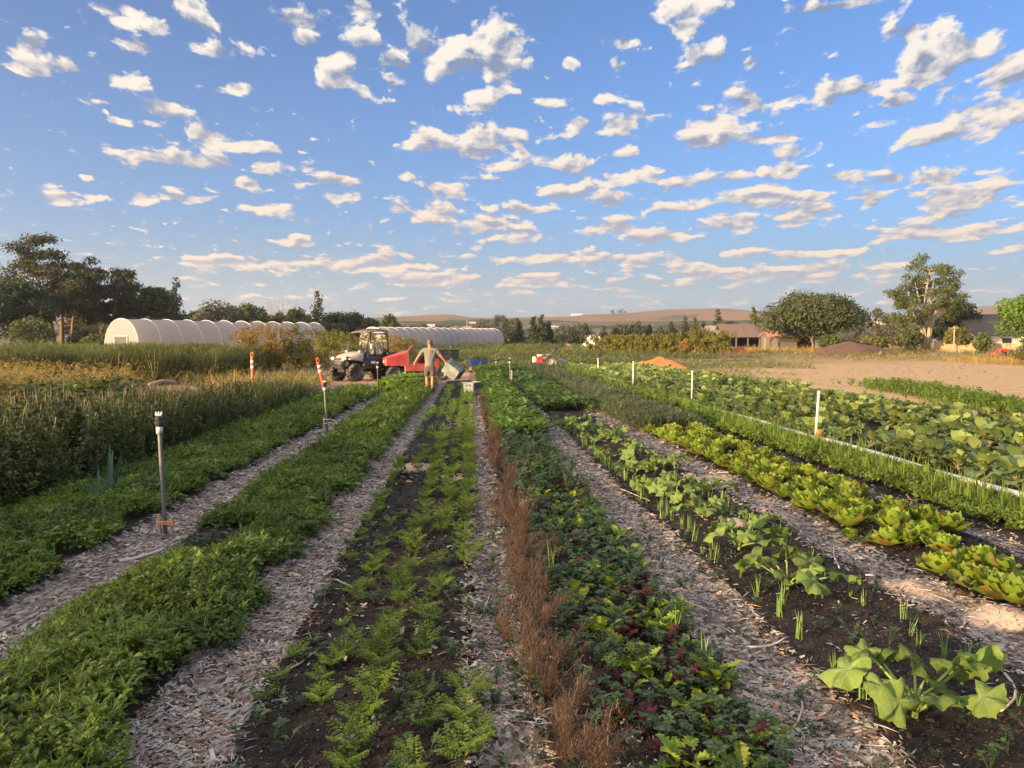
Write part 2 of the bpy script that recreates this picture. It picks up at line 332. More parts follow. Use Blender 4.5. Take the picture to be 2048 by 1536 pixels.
# ================================================================ the ground
BED=[(-5.9,-4.35),(-4.3,-3.0),(-2.45,-1.35),(-1.02,0.03),(0.28,1.28),(1.68,2.9),(3.2,4.35),(4.65,5.6),(5.85,7.4),(8.1,10.9)]
def bump_z(x,y):
    near=np.clip(1.3-y/60.0,0,1)
    z=fbm(x*1.1,y*.9,3,3)*.06*near+fbm(x*6,y*6,3,11)*.035*np.clip(1-y/22.0,0,1)
    bed=np.zeros_like(x)
    for a,b in BED: bed=np.maximum(bed,np.clip((x-a)/.1+.5,0,1)*np.clip((b-x)/.1+.5,0,1))
    z=z+bed*.035*np.clip((48-y)/6,0,1)
    for mx,my,r,h in((3.02,5.05,.2,.07),(2.95,7.3,.18,.06),(3.25,4.4,.2,.05),(-.15,9.3,.3,.07),(-.75,10.2,.35,.08),(.62,7.9,.16,.06),(1.1,7.4,.14,.05),(2.45,4.25,.12,.05),(2.75,4.4,.12,.04),(2.4,6.8,.15,.05)):
        d=((x-mx)/r)**2+((y-my)/r)**2; z=z+h*np.exp(-d*1.3)
    return z
def gh(x,y):
    x=np.asarray(x,float); y=np.asarray(y,float); return gz(x,y)+np.where(y<70,bump_z(x,y),0.0)
def gmesh():
    ys=np.concatenate([[-250,-200,-60,-20,-8,-3,0,1.5],np.arange(2.2,12,.045),np.arange(12,30,.16),np.arange(30,60,.6),np.arange(60,140,4),[150,180,240,400,800,1500,3250]])
    xs=np.concatenate([[-3000,-2000,-1000,-400,-200,-120,-80,-60,-45,-35,-28,-22,-18],np.arange(-15,-6,.5),np.arange(-6,7,.05),np.arange(7,13,.2),np.arange(13,30,1.2),[32,36,40,46,55,70,100,150,250,500,1000,2000,3000]])
    X,Y=np.meshgrid(xs,ys,indexing='ij'); Z=gh(X,Y); nx,ny=X.shape
    t=Tm.__new__(Tm); t.V=np.stack([X,Y,Z],-1).reshape(-1,3); i,j=np.meshgrid(np.arange(nx-1),np.arange(ny-1),indexing='ij'); a=(i*ny+j).ravel()
    t.L=np.stack([a,a+ny,a+ny+1,a+1],-1).ravel(); t.n=np.full(len(a),4); t.m=np.zeros(len(a),int); return t
def ground_mat():
    m=bpy.data.materials.new('ground'); m.use_nodes=True; T=NT(m.node_tree); b=T.n['Principled BSDF']
    P=T.new('ShaderNodeTexCoord').outputs['Object']; x,y,_=T.new('ShaderNodeSeparateXYZ',{0:P}).outputs
    nz=T.noise(P,1.7,5.0,.6); nf=T.noise(P,14.0,4.0,.65); nl=T.noise(P,.12,3.0,.5)
    xj=T.math('ADD',x,T.math('MULTIPLY_ADD',nz,.5,-.25)); xj=T.math('ADD',xj,T.math('MULTIPLY_ADD',nf,.22,-.11))
    # chip paths between the beds, read off the distance across the rows
    st=[(-8,0),(-6.2,.2),(-3.05,.2),(-2.95,1),(-2.45,1),(-2.35,.1),(-1.5,.3),(-1.4,1),(-1.1,1),(-.95,.1),(-.05,.05),(.03,.8),(.25,.8),(.33,.1),(1.22,.1),(1.3,1),(1.66,1),(1.78,.1),(2.75,.15),(2.9,.75),(3.2,.75),(3.35,.25),(4.3,.2),(4.42,.6),(4.62,.5),(4.75,.15),(7.4,.2),(10.9,.25),(11.1,.2)]
    chipm=T.ramp(T.range(xj,-8,12),[((p+8)/20,c) for p,c in st])
    past=T.range(T.math('ADD',y,T.math('MULTIPLY_ADD',nz,3.0,-1.5)),24.5,26.5,0,1)          # the chip turning area past the left beds
    left=T.range(x,-3.2,-2.2,1,0); chipm=T.math('MAXIMUM',chipm,T.math('MULTIPLY',T.math('MULTIPLY',past,left),T.range(y,37,40,1,0)))
    # chips: small stretched cells, each its own colour
    vs=T.vmath('MULTIPLY',P,(1.0,.55,1.0))
    vo=T.new('ShaderNodeTexVoronoi',{'Vector':T.vmath('ADD',vs,T.vmath('MULTIPLY',T.new('ShaderNodeCombineXYZ',{0:nf,1:nz}).outputs[0],(.05,.05,0))),'Scale':42.0,'Randomness':1.0})
    rs=T.new('ShaderNodeSeparateColor',{0:vo.outputs['Color']}).outputs[0]
    chip_=T.ramp(rs,[(0,(.035,.027,.023)),(.3,(.10,.075,.06)),(.6,(.24,.19,.16)),(.85,(.30,.26,.23)),(1,(.42,.38,.35))])
    chip=T.mix(T.range(T.noise(P,3.1,5.0,.65),.46,.66,0,.75),chip_,(.075,.052,.040))
    soil=T.mix(T.range(nf,.35,.7),(.009,.0075,.0065),(.032,.024,.018))
    speck=T.range(T.noise(P,95.0,2.0,.5),.66,.70); soil=T.mix(T.math('MULTIPLY',speck,.6),soil,(.34,.29,.25)); soil=T.mix(T.range(T.noise(P,2.3,4.0,.6),.5,.7,0,.6),soil,(.065,.045,.032))
    edge=T.range(T.math('ADD',chipm,T.math('MULTIPLY_ADD',nf,.8,-.4)),.42,.62)
    near=T.mix(edge,soil,chip)
    sandy=T.mix(T.noise(P,60.0,3.0,.6),(.30,.22,.16),(.44,.34,.26))
    nm=None
    for mx,my,r in((3.02,5.05,.24),(2.95,7.3,.2),(3.25,4.4,.22),(-.15,9.3,.3),(-.75,10.2,.36),(.62,7.9,.2),(1.1,7.4,.17),(2.4,6.8,.18),(2.9,9.4,.3)):
        d=T.vmath('LENGTH',T.vmath('MULTIPLY_ADD',P,(1/r,1/r,0),(-mx/r,-my/r,0))); k=T.range(T.math('ADD',d,T.math('MULTIPLY_ADD',nf,.8,-.4)),1.1,.7); nm=k if nm is None else T.math('MAXIMUM',nm,k)
    near=T.mix(nm,near,sandy)
    # the cross road of fresh orange chips
    yc=T.math('MULTIPLY_ADD',T.math('MINIMUM',T.math('MAXIMUM',x,-8.0),6.0),.62,38.6); dy=T.math('ABSOLUTE',T.math('SUBTRACT',T.math('ADD',y,T.math('MULTIPLY_ADD',nz,2.0,-1.0)),yc))
    road=T.range(dy,T.math('MULTIPLY_ADD',x,-.12,4.6),T.math('MULTIPLY_ADD',x,-.12,3.9))
    road=T.math('MULTIPLY',road,T.range(x,-12.5,-10.5,0,1))
    fresh=T.ramp(rs,[(0,(.16,.085,.045)),(.5,(.46,.25,.13)),(1,(.62,.42,.26))])
    far=T.mix(T.range(T.noise(P,.45,4.0,.6),.4,.62),(.075,.085,.03),(.28,.21,.10))
    far=T.mix(T.range(nf,.4,.65,0,.5),far,(.05,.06,.02))
    inbeds=T.math('MULTIPLY',T.range(y,T.math('ADD',yc,-.5),T.math('ADD',yc,1.0),1,0),T.range(T.math('ABSOLUTE',T.math('SUBTRACT',x,1.8)),9.4,9.7,1,0))
    c=T.mix(inbeds,far,near); c=T.mix(road,c,fresh)
    # bare tilled field to the right
    dirt=T.mix(T.noise(P,1.3,6.0,.65),(.25,.155,.072),(.60,.41,.215)); dirt=T.mix(T.range(T.noise(T.vmath('MULTIPLY',P,(1.0,.35,1.0)),6.0,5.0,.7),.5,.68,0,.75),dirt,(.17,.115,.075))
    fx=T.range(T.math('ADD',x,T.math('MULTIPLY_ADD',nz,1.6,-.8)),12.2,12.9); fy=T.range(T.math('SUBTRACT',T.math('ADD',y,T.math('MULTIPLY_ADD',nz,6.0,-3.0)),T.math('MULTIPLY',x,.7)),36.0,40.0,1,0)
    c=T.mix(T.math('MULTIPLY',fx,fy),c,dirt)
    strip=T.math('MULTIPLY',T.range(T.math('ABSOLUTE',T.math('SUBTRACT',xj,11.55)),.75,.6),T.range(y,44,47,1,0))
    c=T.mix(strip,c,T.mix(nf,(.05,.03,.02),(.14,.085,.055)))
    tan=T.math('MULTIPLY',T.range(T.math('ADD',x,T.math('MULTIPLY',nz,6.0)),25.0,30.0),T.range(y,50,58)); c=T.mix(T.math('MULTIPLY',tan,T.range(nl,.3,.6,.35,1)),c,T.mix(nf,(.40,.27,.13),(.30,.17,.08)))
    T.l.new(c,b.inputs['Base Color']); b.inputs['Roughness'].default_value=.95; b.inputs['Specular IOR Level'].default_value=.15
    hb=T.math('ADD',T.math('MULTIPLY',nf,.6),T.math('MULTIPLY',rs,T.math('MULTIPLY',edge,.8)))
    bn=T.new('ShaderNodeBump',{'Strength':.9,'Distance':.02,'Height':hb}); T.l.new(bn.outputs[0],b.inputs['Normal'])
    return m
tag(build('ground',gmesh(),ground_mat(),smooth=True),kind='structure')
# ---------------------------------------------------------------- loose wood chips and twigs on the paths
CH=[mat('chip_grey',(.27,.24,.21),.9,var=.4,vs=30),mat('chip_brown',(.20,.135,.095),.9,var=.4,vs=30),mat('chip_pale',(.38,.33,.28),.9,var=.3,vs=30),mat('chip_rust',(.34,.16,.08),.9,var=.3,vs=30)]
def chips():
    out=[]; bands=[(-3.05,-2.42,1.2),(-1.5,-1.0,1.3),(-.05,.33,1.0),(1.25,1.75,1.3),(2.75,3.3,.65),(4.35,4.7,.45),(-1.0,.0,.035),(1.7,2.8,.05),(.4,1.2,.04),(3.2,4.4,.06)]
    flat=[Tm([(-.5,-.16,0),(.5,-.12,.02),(.46,.14,.0),(-.42,.17,.03)],[(0,1,2,3)]),Tm([(-.5,-.07,0),(.1,-.1,.06),(.5,0,.0),(.1,.08,.07),(-.45,.08,.01)],[(0,1,2,3,4)]),box((0,0,.02),(1,.22,.07)),Tm([(-.4,-.2,.0),(.35,-.24,.05),(.5,.12,.0),(-.3,.22,.02)],[(0,1,2,3)])]
    for a,b,dn in bands:
        for y0,y1,per,s in((2.6,5,4000,.026),(5,8,2100,.033),(8,13,800,.050),(13,22,280,.070)):
            n=int((b-a)*(y1-y0)*per*dn); x=U(a,b,n); y=U(y0,y1,n); k=inview(x,y); x,y=x[k],y[k]; n=len(x)
            if n==0: continue
            k=fbm(x*1.7,y*1.3,4,77)+U(-.16,.16,n)>-.10; x,y=x[k],y[k]; n=len(x)
            z=gh(x,y)+U(.002,.012,n); sz=s*rng.lognormal(-.15,.42,n)*(1+.9*fbm(x*2.1,y*2.1,3,19))
            t=multi(flat,np.stack([x,y,z],-1),U(0,6.28,n),sz,rng.normal(0,.22,n),rng.normal(0,.25,n))
            out.append(t)
    for a,b,n in((-3.05,-2.42,900),(-1.5,-.9,1300),(-.1,.35,700),(1.25,1.8,1300),(2.7,3.3,500)):     # bark slivers and straw
        y=2.6+9*U(0,1,n)**1.6; x=U(a,b,n); k=inview(x,y); x,y=x[k],y[k]; n=len(x)
        out.append(inst(Tm([(-.5,-.03,0),(0,-.045,.03),(.5,0,.01),(0,.035,.035)],[(0,1,2,3)]),np.stack([x,y,gh(x,y)+.012],-1),U(0,6.28,n),rng.lognormal(-2.75,.4,n),rng.normal(0,.12,n),rng.normal(0,.3,n)))
    t=join(out)
    # each chip one colour: polygons of a piece share a random value
    cid=np.floor(t.V[t.L[np.concatenate([[0],np.cumsum(t.n)[:-1]])]][:,0]*37.0+t.V[t.L[np.concatenate([[0],np.cumsum(t.n)[:-1]])]][:,1]*53.0).astype(int)
    r=(cid*7919%1000)/1000.0; t.m=np.where(r<.42,0,np.where(r<.72,1,np.where(r<.96,2,3))); return t
tag(build('wood_chips',chips(),CH),'weathered grey and brown wood chips spread on the paths between beds','wood chips',kind='stuff')
def crumbs():
    out=[]; cl_=[box((0,0,.25),(1,.8,.7),(.3,.2,.1),.22),box((0,0,.2),(1,.6,.5),(0,.4,0),.15)]
    for a,b,n in((-1.02,.02,5200),(1.7,2.9,5200),(3.2,4.4,3200),(.45,1.25,2600),(-2.4,-1.4,900)):
        y=2.6+9*U(0,1,n)**1.5; x=U(a,b,n); k=inview(x,y); x,y=x[k],y[k]; n=len(x); out.append(multi(cl_,np.stack([x,y,gh(x,y)-.002],-1),U(0,6.28,n),np.exp(rng.normal(-4.75,.5,n))*(1+.07*y),rng.normal(0,.3,n)))
    return join(out)
tag(build('soil_crumbs',crumbs(),mat('dark_soil',(.022,.016,.012),1.0,spec=.1,var=.6,vs=25)),'dark crumbly soil clods scattered over the planted beds','soil',kind='stuff')
# ---------------------------------------------------------------- sticks lying on the paths
stm=mat('stick',(.40,.33,.27),.9,var=.3,vs=20)
def stick(px,py,px2,py2,r=.006,bend=.03,lab='',i=0):
    a=at(px,py); b=at(px2,py2); p=[]; g=np.random.default_rng(i)
    nrm=Vector((-(b-a).y,(b-a).x,0)).normalized()
    for k in range(7):
        t=k/6; q=a.lerp(b,t)+nrm*bend*math.sin(PI*t)+Vector((g.normal(0,.003),g.normal(0,.003),0)); q.z=float(gh(q.x,q.y))+.014+.006*math.sin(3*t+i); p.append(q)
    o=build('stick',tube(p,[r*(1-.4*k/6) for k in range(7)],6),stm,smooth=True)
    tag(o,lab,'stick','fallen sticks on the paths')
SK=[(1490,1302,1578,1294,.007,-.035,'pale curved stick on dark soil left of the nearest onion shoots'),(1600,1395,1576,1462,.006,.03,'crooked stick across the chip path near its lower right end'),
(650,1165,706,1188,.006,.02,'short pale stick lying between the left carrot rows'),(505,1432,576,1410,.007,.01,'straight stick on the soil at the left edge of the carrot bed'),(550,1366,632,1320,.006,-.03,'bent stick pointing from the chip path into the carrot bed'),
(240,1122,358,1104,.016,.0,'thick pale branch across the chip path in front of the near sprinkler'),(372,1060,438,1066,.007,.03,'long thin twig right of the near sprinkler base'),(980,1195,940,1275,.005,.02,'thin twig in the middle of the central path'),
(1680,1150,1668,1092,.006,.02,'forked twig beside the lettuce row on lit soil'),(640,1090,700,1050,.006,.02,'twig on the path beside the second green bed'),(660,1020,745,1000,.006,.02,'long bent twig crossing the left edge of carrots farther up'),(2010,1360,2000,1440,.008,.05,'curved grey stick near the right edge in front of the squash'),
(1345,1200,1420,1232,.005,.01,'slender twig on the chip path right of the mustard greens'),(160,1226,262,1218,.012,.0,'stick lying on the left chip path between both green beds'),(1240,985,1300,1010,.006,.01,'twig on the path beside the middle squash plants')]
for i,s in enumerate(SK): stick(*s[:4],r=s[4],bend=s[5],lab=s[6],i=i)
# ---------------------------------------------------------------- hills behind the farm
def hill(name,prof,Y,near,back,mt,base=1.0,seed=1):
    pts=[(atY(px,py,Y).x,atY(px,py,Y).z) for px,py in prof]; xs=np.array([p[0] for p in pts]); zs=np.array([p[1] for p in pts])
    n=220; X=np.linspace(xs[0],xs[-1],n); Zr=np.interp(X,xs,zs); k=np.exp(-np.linspace(-2,2,9)**2); k/=k.sum(); Zr=np.convolve(np.pad(Zr,4,mode='edge'),k,'valid')
    V=[]; rowsn=34
    for j in range(rowsn):
        t=j/(rowsn-1); 
        if t<.62: f=math.sin(t/.62*PI/2)**1.3; yy=near+(Y-near)*t/.62
        else: f=math.cos((t-.62)/.38*PI/2)**.8; yy=Y+(back-Y)*(t-.62)/.38
        zz=base-6+(Zr-base+6)*f+fbm(X/180+seed,np.full(n,yy)/180,4,seed)*np.clip((Zr-base)*.35,0,60)*math.sin(PI*min(1,t/.62))*(t<.62)
        V.append(np.stack([X,np.full(n,yy),zz],-1))
    t=Tm.__new__(Tm); t.V=np.concatenate(V); i,j=np.meshgrid(np.arange(rowsn-1),np.arange(n-1),indexing='ij'); a=(i*n+j).ravel(); t.L=np.stack([a,a+1,a+n+1,a+n],-1).ravel(); t.n=np.full(len(a),4); t.m=np.zeros(len(a),int)
    return tag(build(name,t,mt,smooth=True),kind='structure')
def hillmat(n,a,b,s,tr=(.05,.06,.035),th=.56):
    m=bpy.data.materials.new(n); m.use_nodes=True; T=NT(m.node_tree); bs=T.n['Principled BSDF']; P=T.new('ShaderNodeTexCoord').outputs['Object']
    c=T.mix(T.noise(P,s,5.0,.6),a,b); c=T.mix(T.range(T.noise(P,s*2.2,6.0,.7),th,th+.05),c,tr); T.l.new(c,bs.inputs['Base Color']); bs.inputs['Roughness'].default_value=1.0; bs.inputs['Specular IOR Level'].default_value=0.0; return m
dry=hillmat('dry_grass_hill',(.15,.085,.04),(.22,.13,.065),.004,th=.575); wood=hillmat('wooded_hill',(.10,.09,.05),(.20,.15,.09),.006,th=.47)
hill('hills',[(-400,640),(300,640),(650,641),(820,637),(905,631),(940,640),(1060,637),(1130,637),(1160,631),(1200,633),(1230,630),(1262,627),(1320,622),(1390,621),(1440,629),(1500,634),(1560,638),(1620,641),(1750,643),(1850,634),(1930,620),(1990,610),(2048,608),(2200,600),(2700,615)],1900,900,3200,dry)
hill('hills',[(-500,655),(500,648),(700,644),(880,645),(980,640),(1050,641),(1140,645),(1300,644),(1500,643),(1620,652),(1780,648),(1900,640),(2100,640),(2600,645)],950,420,1300,wood,seed=5)
# ================================================================ the crops
GR=leafmat('clover_green',[(.056,.092,.012),(.092,.14,.018),(.145,.195,.028),(.074,.112,.022)],.35,patch=.5,pscale=1.1)
GRY=leafmat('fresh_green',[(.075,.125,.016),(.12,.185,.022),(.17,.225,.032)],.4,patch=.3,pscale=1.5)
GRD=leafmat('herb_dark_green',[(.040,.062,.015),(.070,.098,.022),(.125,.145,.035),(.10,.095,.04)],.35,patch=.35,pscale=1.2)
HYB=leafmat('seed_spike',[(.14,.105,.07),(.21,.16,.11),(.10,.075,.055)],.15,rough=.9)
STR=leafmat('straw_stem',[(.32,.24,.10),(.42,.33,.15),(.25,.22,.09)],.3,rough=.8)
GOLD=leafmat('golden_seed_head',[(.45,.28,.08),(.55,.38,.12),(.34,.26,.09),(.30,.17,.06)],.35,rough=.85)
ASP=leafmat('asparagus_fern',[(.06,.09,.03),(.10,.13,.04),(.15,.16,.05),(.20,.16,.06)],.45,patch=.4,pscale=.35)
CAR=leafmat('carrot_top',[(.06,.10,.015),(.10,.155,.02),(.17,.235,.03)],.4,objvar=.8)
FEN=leafmat('bronze_fennel',[(.065,.036,.030),(.10,.055,.038),(.14,.075,.042),(.07,.085,.03)],.3,objvar=.6)
MUG=leafmat('mustard_green',[(.13,.20,.02),(.22,.31,.03),(.09,.15,.02)],.45,objvar=.9)
MUR=leafmat('mustard_red',[(.042,.009,.014),(.075,.014,.013),(.030,.010,.017)],.4,objvar=.5)
SPU=leafmat('clover_seedling',[(.035,.070,.026),(.055,.095,.035),(.08,.125,.045)],.3,objvar=.3)
SCA=leafmat('scallion_leaf',[(.11,.19,.04),(.16,.25,.05)],.3,objvar=.3,rough=.4)
SQL=leafmat('squash_leaf',[(.115,.165,.035),(.15,.20,.04),(.10,.145,.045)],.38,objvar=.75,mottle=(.17,.21,.08),msc=30,rough=.75,spec=.15,bump=1.0,bs=45)
def veins(m):                                # pale ribs running out from the leaf stalk
    T=NT(m.node_tree); P=T.new('ShaderNodeTexCoord').outputs['Object']; x,y,_=T.new('ShaderNodeSeparateXYZ',{0:P}).outputs
    a=T.math('ARCTAN2',y,x); v=T.math('ABSOLUTE',T.math('SINE',T.math('MULTIPLY',a,2.5))); r=T.vmath('LENGTH',P)
    line=T.math('MULTIPLY',T.range(T.math('MULTIPLY',v,r),.0,.009,1,0),T.range(r,.008,.08,.6,.35)); hs=[n for n in T.n if n.type=='HUE_SAT'][0]; old=hs.inputs['Color'].links[0].from_socket
    T.l.new(T.mix(line,old,(.30,.36,.16)),hs.inputs['Color'])
veins(SQL)
SQS=leafmat('squash_stem',[(.25,.33,.08)],.3)
LET=leafmat('lettuce_leaf',[(.115,.18,.018),(.165,.225,.025),(.09,.15,.018)],.38,objvar=.5,mottle=(.17,.085,.03),msc=11,rough=.5,spec=.35,bump=.7,bs=40)
KAL=leafmat('collard_leaf',[(.11,.155,.06),(.15,.195,.06),(.20,.235,.06)],.3,objvar=.5,rough=.55,bump=.6,bs=35)
KAS=leafmat('kale_stem',[(.22,.30,.10),(.28,.12,.10)],.2)
LEE=leafmat('leek_leaf',[(.05,.11,.08),(.07,.14,.09)],.2,rough=.45)
HRB=leafmat('grey_green_herb',[(.06,.10,.035),(.09,.13,.05),(.12,.13,.06),(.16,.14,.09)],.3,patch=.3,pscale=1.0)
def gp(x,y,dz=0.0): return np.stack([x,y,gh(x,y)+dz],-1)
def scat(x0,x1,y0,y1,n,mg=.6):
    x=U(x0,x1,n); y=U(y0,y1,n); k=inview(x,y,mg); return x[k],y[k]
# ---- low green cover: little clumps of oval leaves, grass tufts and stems
def clump(n,L,W,pit,seed,hgt=.0,nn=2,m=0):
    g=np.random.default_rng(seed); out=[]
    for i in range(n):
        lf=leaf(L*g.uniform(.6,1.2),W*g.uniform(.8,1.2),nn,g.uniform(*pit),-g.uniform(.4,1.3),.2,seed=i+seed*50)
        a=g.uniform(0,6.28); r=g.uniform(0,.5)*L; out.append(inst(lf,[(r*math.cos(a),r*math.sin(a),g.uniform(0,hgt))],a))
    t=join(out); t.m[:]=m; return t
def tuft(n,L,W,seed,m=0,pit=(.9,1.5),nn=3,cu=(.3,1.1)):
    g=np.random.default_rng(seed); return join([inst(leaf(L*g.uniform(.5,1.1),W,nn,g.uniform(*pit),-g.uniform(*cu),.1,'blade',seed=i),[(g.normal(0,.06*L),g.normal(0,.06*L),0)],g.uniform(0,6.28)) for i in range(n)]).withmat(m)
def feather(n,L,seed,m=0,dens=7,pit=(.8,1.4)):    # ferny frond plant
    g=np.random.default_rng(seed); out=[]
    for i in range(n):
        p0=g.uniform(*pit); ya=i*2.4+g.uniform(-.3,.3); Lf=L*g.uniform(.55,1.05); pos=np.zeros(3); pts=[pos.copy()]; a=p0
        for k in range(dens+2): a-=g.uniform(.04,.16); pos=pos+np.array([math.cos(a),0,math.sin(a)])*Lf/(dens+2); pts.append(pos.copy())
        fr=[tube([tuple(p) for p in pts[::3]+[pts[-1]]],[.010*L,.008*L]+[.004*L]*(len(pts[::3])-1),3,cap=False)]
        for k in range(3,dens+3):
            s=(1-(k-3)/(dens+1))*.33*Lf+.05*Lf
            for sd in(-1,1):
                for q in range(3):
                    fr.append(inst(tri_leaf(s*(.5+.25*q),.15),[pts[k]],sd*(1.2-.42*q)+g.uniform(-.2,.2),1.0,-.5+g.uniform(-.5,.3),g.uniform(-.6,.6)))
        fr.append(inst(tri_leaf(.14*Lf,.3),[pts[-1]],0,1.0,-a))
        out.append(inst(join(fr),[(0,0,0)],ya))
    return join(out).withmat(m)
cl=[clump(9,.05,.30,(.1,1.2),s,.035) for s in range(4)]+[clump(7,.065,.36,(.2,1.1),s+9,.04) for s in range(2)]
cr=[clump(8,.045,.45,(.0,.9),s+20,.05) for s in range(3)]
tf=[tuft(9,.14,.04,s) for s in range(3)]
fe=[feather(5,.13,s,dens=4) for s in range(2)]
def cover(name,x0,x1,y0,y1,h,mats,label,cat,dens=1.0,tall=.12,skip=None,edge=.12,extra=None):
    out=[]; w=x1-x0
    for a,b,per,s in((y0,5,980,.62),(5,8,680,.75),(8,13,400,1.0),(13,20,170,1.5),(20,34,95,2.0),(34,60,30,3.4)):
        a=max(a,y0); b=min(b,y1)
        if b<=a: continue
        n=int(w*(b-a)*per*dens*1.15); x,y=scat(x0,x1,a,b,n)
        xm=(x-(x0+x1)/2)/(w/2); wig=fbm(y*1.3,x*0,3,int(abs(x0)*10))*.8+fbm(x*3,y*3,3,4)*.7; k=np.abs(xm)<.97+wig
        if skip is not None: k&=~skip(x,y)
        x,y,xm=x[k],y[k],xm[k]; n=len(x)
        if n==0: continue
        hh=h*np.sqrt(np.clip(1.04-np.abs(xm)**3,0,1))*(.75+1.1*(fbm(x*1.6,y*1.6,3,5)+.2)); z=U(0,1,n)**.6*hh
        pos=gp(x,y); pos[:,2]+=z*.95; r=U(0,1,n); q=fbm(x*.9,y*.9,3,23); m=np.where(q+U(-.25,.25,n)>.09,1,0)
        for sel,lib in(((r<.40),cl),((r>=.40)&(r<.62),cr),((r>=.62)&(r<.78),tf),((r>=.78),fe)):
            for mm in(0,1):
                kk=sel&(m==mm)
                if kk.any(): 
                    t=multi(lib,pos[kk],U(0,6.28,kk.sum()),s*U(.7,1.3,kk.sum()),rng.normal(0,.25,kk.sum()),rng.normal(0,.25,kk.sum())); t.m[:]=mm; out.append(t)
    if extra: out+=extra
    return tag(build(name,join(out),mats),label,cat,kind='stuff')
cover('green_cover_crop',-4.45,-3.02,3.5,26,.14,[GR,GRY],'low leafy green cover in the leftmost bed, between tall spiked herbs and the sprinkler path','cover crop')
cover('green_cover_crop',-2.42,-1.32,2.4,31,.16,[GR,GRY],'dense bright green leafy cover in the bed between the two left chip paths','cover crop',dens=1.1,
      skip=lambda x,y:(x<-1.85)&(y>5.6)&(y<6.9))
# the swelling green mound where that bed ends
def bush_mound(name,cx,cy,rx,ry,h,n,mats,label,cat,s=2.6,lib=None,ms=None):
    a=U(0,6.28,n); r=np.sqrt(U(0,1,n)); x=cx+rx*r*np.cos(a); y=cy+ry*r*np.sin(a); hh=h*np.sqrt(np.clip(1-r**2.2,0,1)); z=U(.25,1,n)**.5*hh
    pos=gp(x,y); pos[:,2]+=z; t=multi(lib or cl+cr,pos,U(0,6.28,n),s*U(.7,1.3,n),rng.normal(0,.3,n),rng.normal(0,.3,n)); t.m=np.repeat(np.where(rng.random(len(t.n)//1)<.4,1,0),1)
    return tag(build(name,t,mats),label,cat)
x=U(-3.4,-1.5,2600); y=U(26.0,33.5,2600); k=((x+2.45)/.85)**2+((y-29.5)/3.6)**2<1; x,y=x[k],y[k]; hh=.27*np.sqrt(np.clip(1-((x+2.45)/.9)**2-((y-29.5)/3.8)**2,0,1))
pos=gp(x,y); pos[:,2]+=U(.2,1,len(x))**.5*hh
a_=multi(cl+cr,pos,U(0,6.28,len(x)),3.2*U(.7,1.3,len(x)),rng.normal(0,.3,len(x)))
tag(build('leafy_mound',a_.withmat(0),[GRY]),'rounded bright green leafy mound at the far end of the left bed, by the red cart','plants',kind='stuff')
# ---- clover bed under the pipe, with tall thin allium shoots and flower stalks
sh=[tuft(4,.30,.022,s,m=1,pit=(1.3,1.57),cu=(.0,.45)) for s in range(4)]
ex=[]
for a,b,n,s in((5,9,260,1.0),(9,15,420,1.05),(15,25,420,1.2),(25,46,420,1.5)):
    x,y=scat(4.85,5.42,a,b,n); k=U(0,1,len(x))<.85; x,y=x[k],y[k]; ex.append(multi(sh,gp(x,y,.05),U(0,6.28,len(x)),s*U(.7,1.3,len(x))))
cover('clover_bed',4.7,5.5,5.2,46,.13,[GR,GRY],'clover green bed with upright yellow green shoots along the white ground pipe','clover',dens=.9,extra=[join(ex)])
# ---- grey green flowering herbs past the lettuces
hb=[tuft(10,.16,.03,s,pit=(.8,1.5),nn=2) for s in range(3)]+[clump(8,.05,.22,(.4,1.4),s+60,.06) for s in range(2)]
out=[]
for a,b,n,s in((14.2,20,2600,1.5),(20,30,2600,2.0),(30,46,2200,3.0)):
    x,y=scat(3.15,4.5,a,b,n); xm=np.abs((x-3.82)/.68); out.append(multi(hb,gp(x,y)+np.stack([x*0,x*0,U(0,1,len(x))**.7*.24*np.sqrt(np.clip(1-xm**3,0,1))],-1),U(0,6.28,len(x)),s*U(.7,1.3,len(x))))
tag(build('flowering_herb_bed',join(out).withmat(0),[HRB]),'grey green low flowering herbs filling the bed beyond the lettuces','herbs',kind='stuff')
# ---- dark leafy far end of the squash bed
out=[]
for a,b,n,s in((18.5,27,900,2.0),(27,47,1500,2.7)):
    x,y=scat(1.75,3.05,a,b,n); xm=np.abs((x-2.4)/.68); out.append(multi(cl+cr,gp(x,y)+np.stack([x*0,x*0,U(0,1,len(x))**.6*.26*np.sqrt(np.clip(1-xm**3,0,1))],-1),U(0,6.28,len(x)),s*U(.7,1.4,len(x))))
tag(build('squash_foliage',join(out).withmat(0),[leafmat('squash_foliage',[(.055,.10,.02),(.085,.14,.028),(.13,.19,.035)],.35,patch=.4,pscale=.8)]),'dark green squash foliage massed at the far end of its bed','squash plants',kind='stuff')
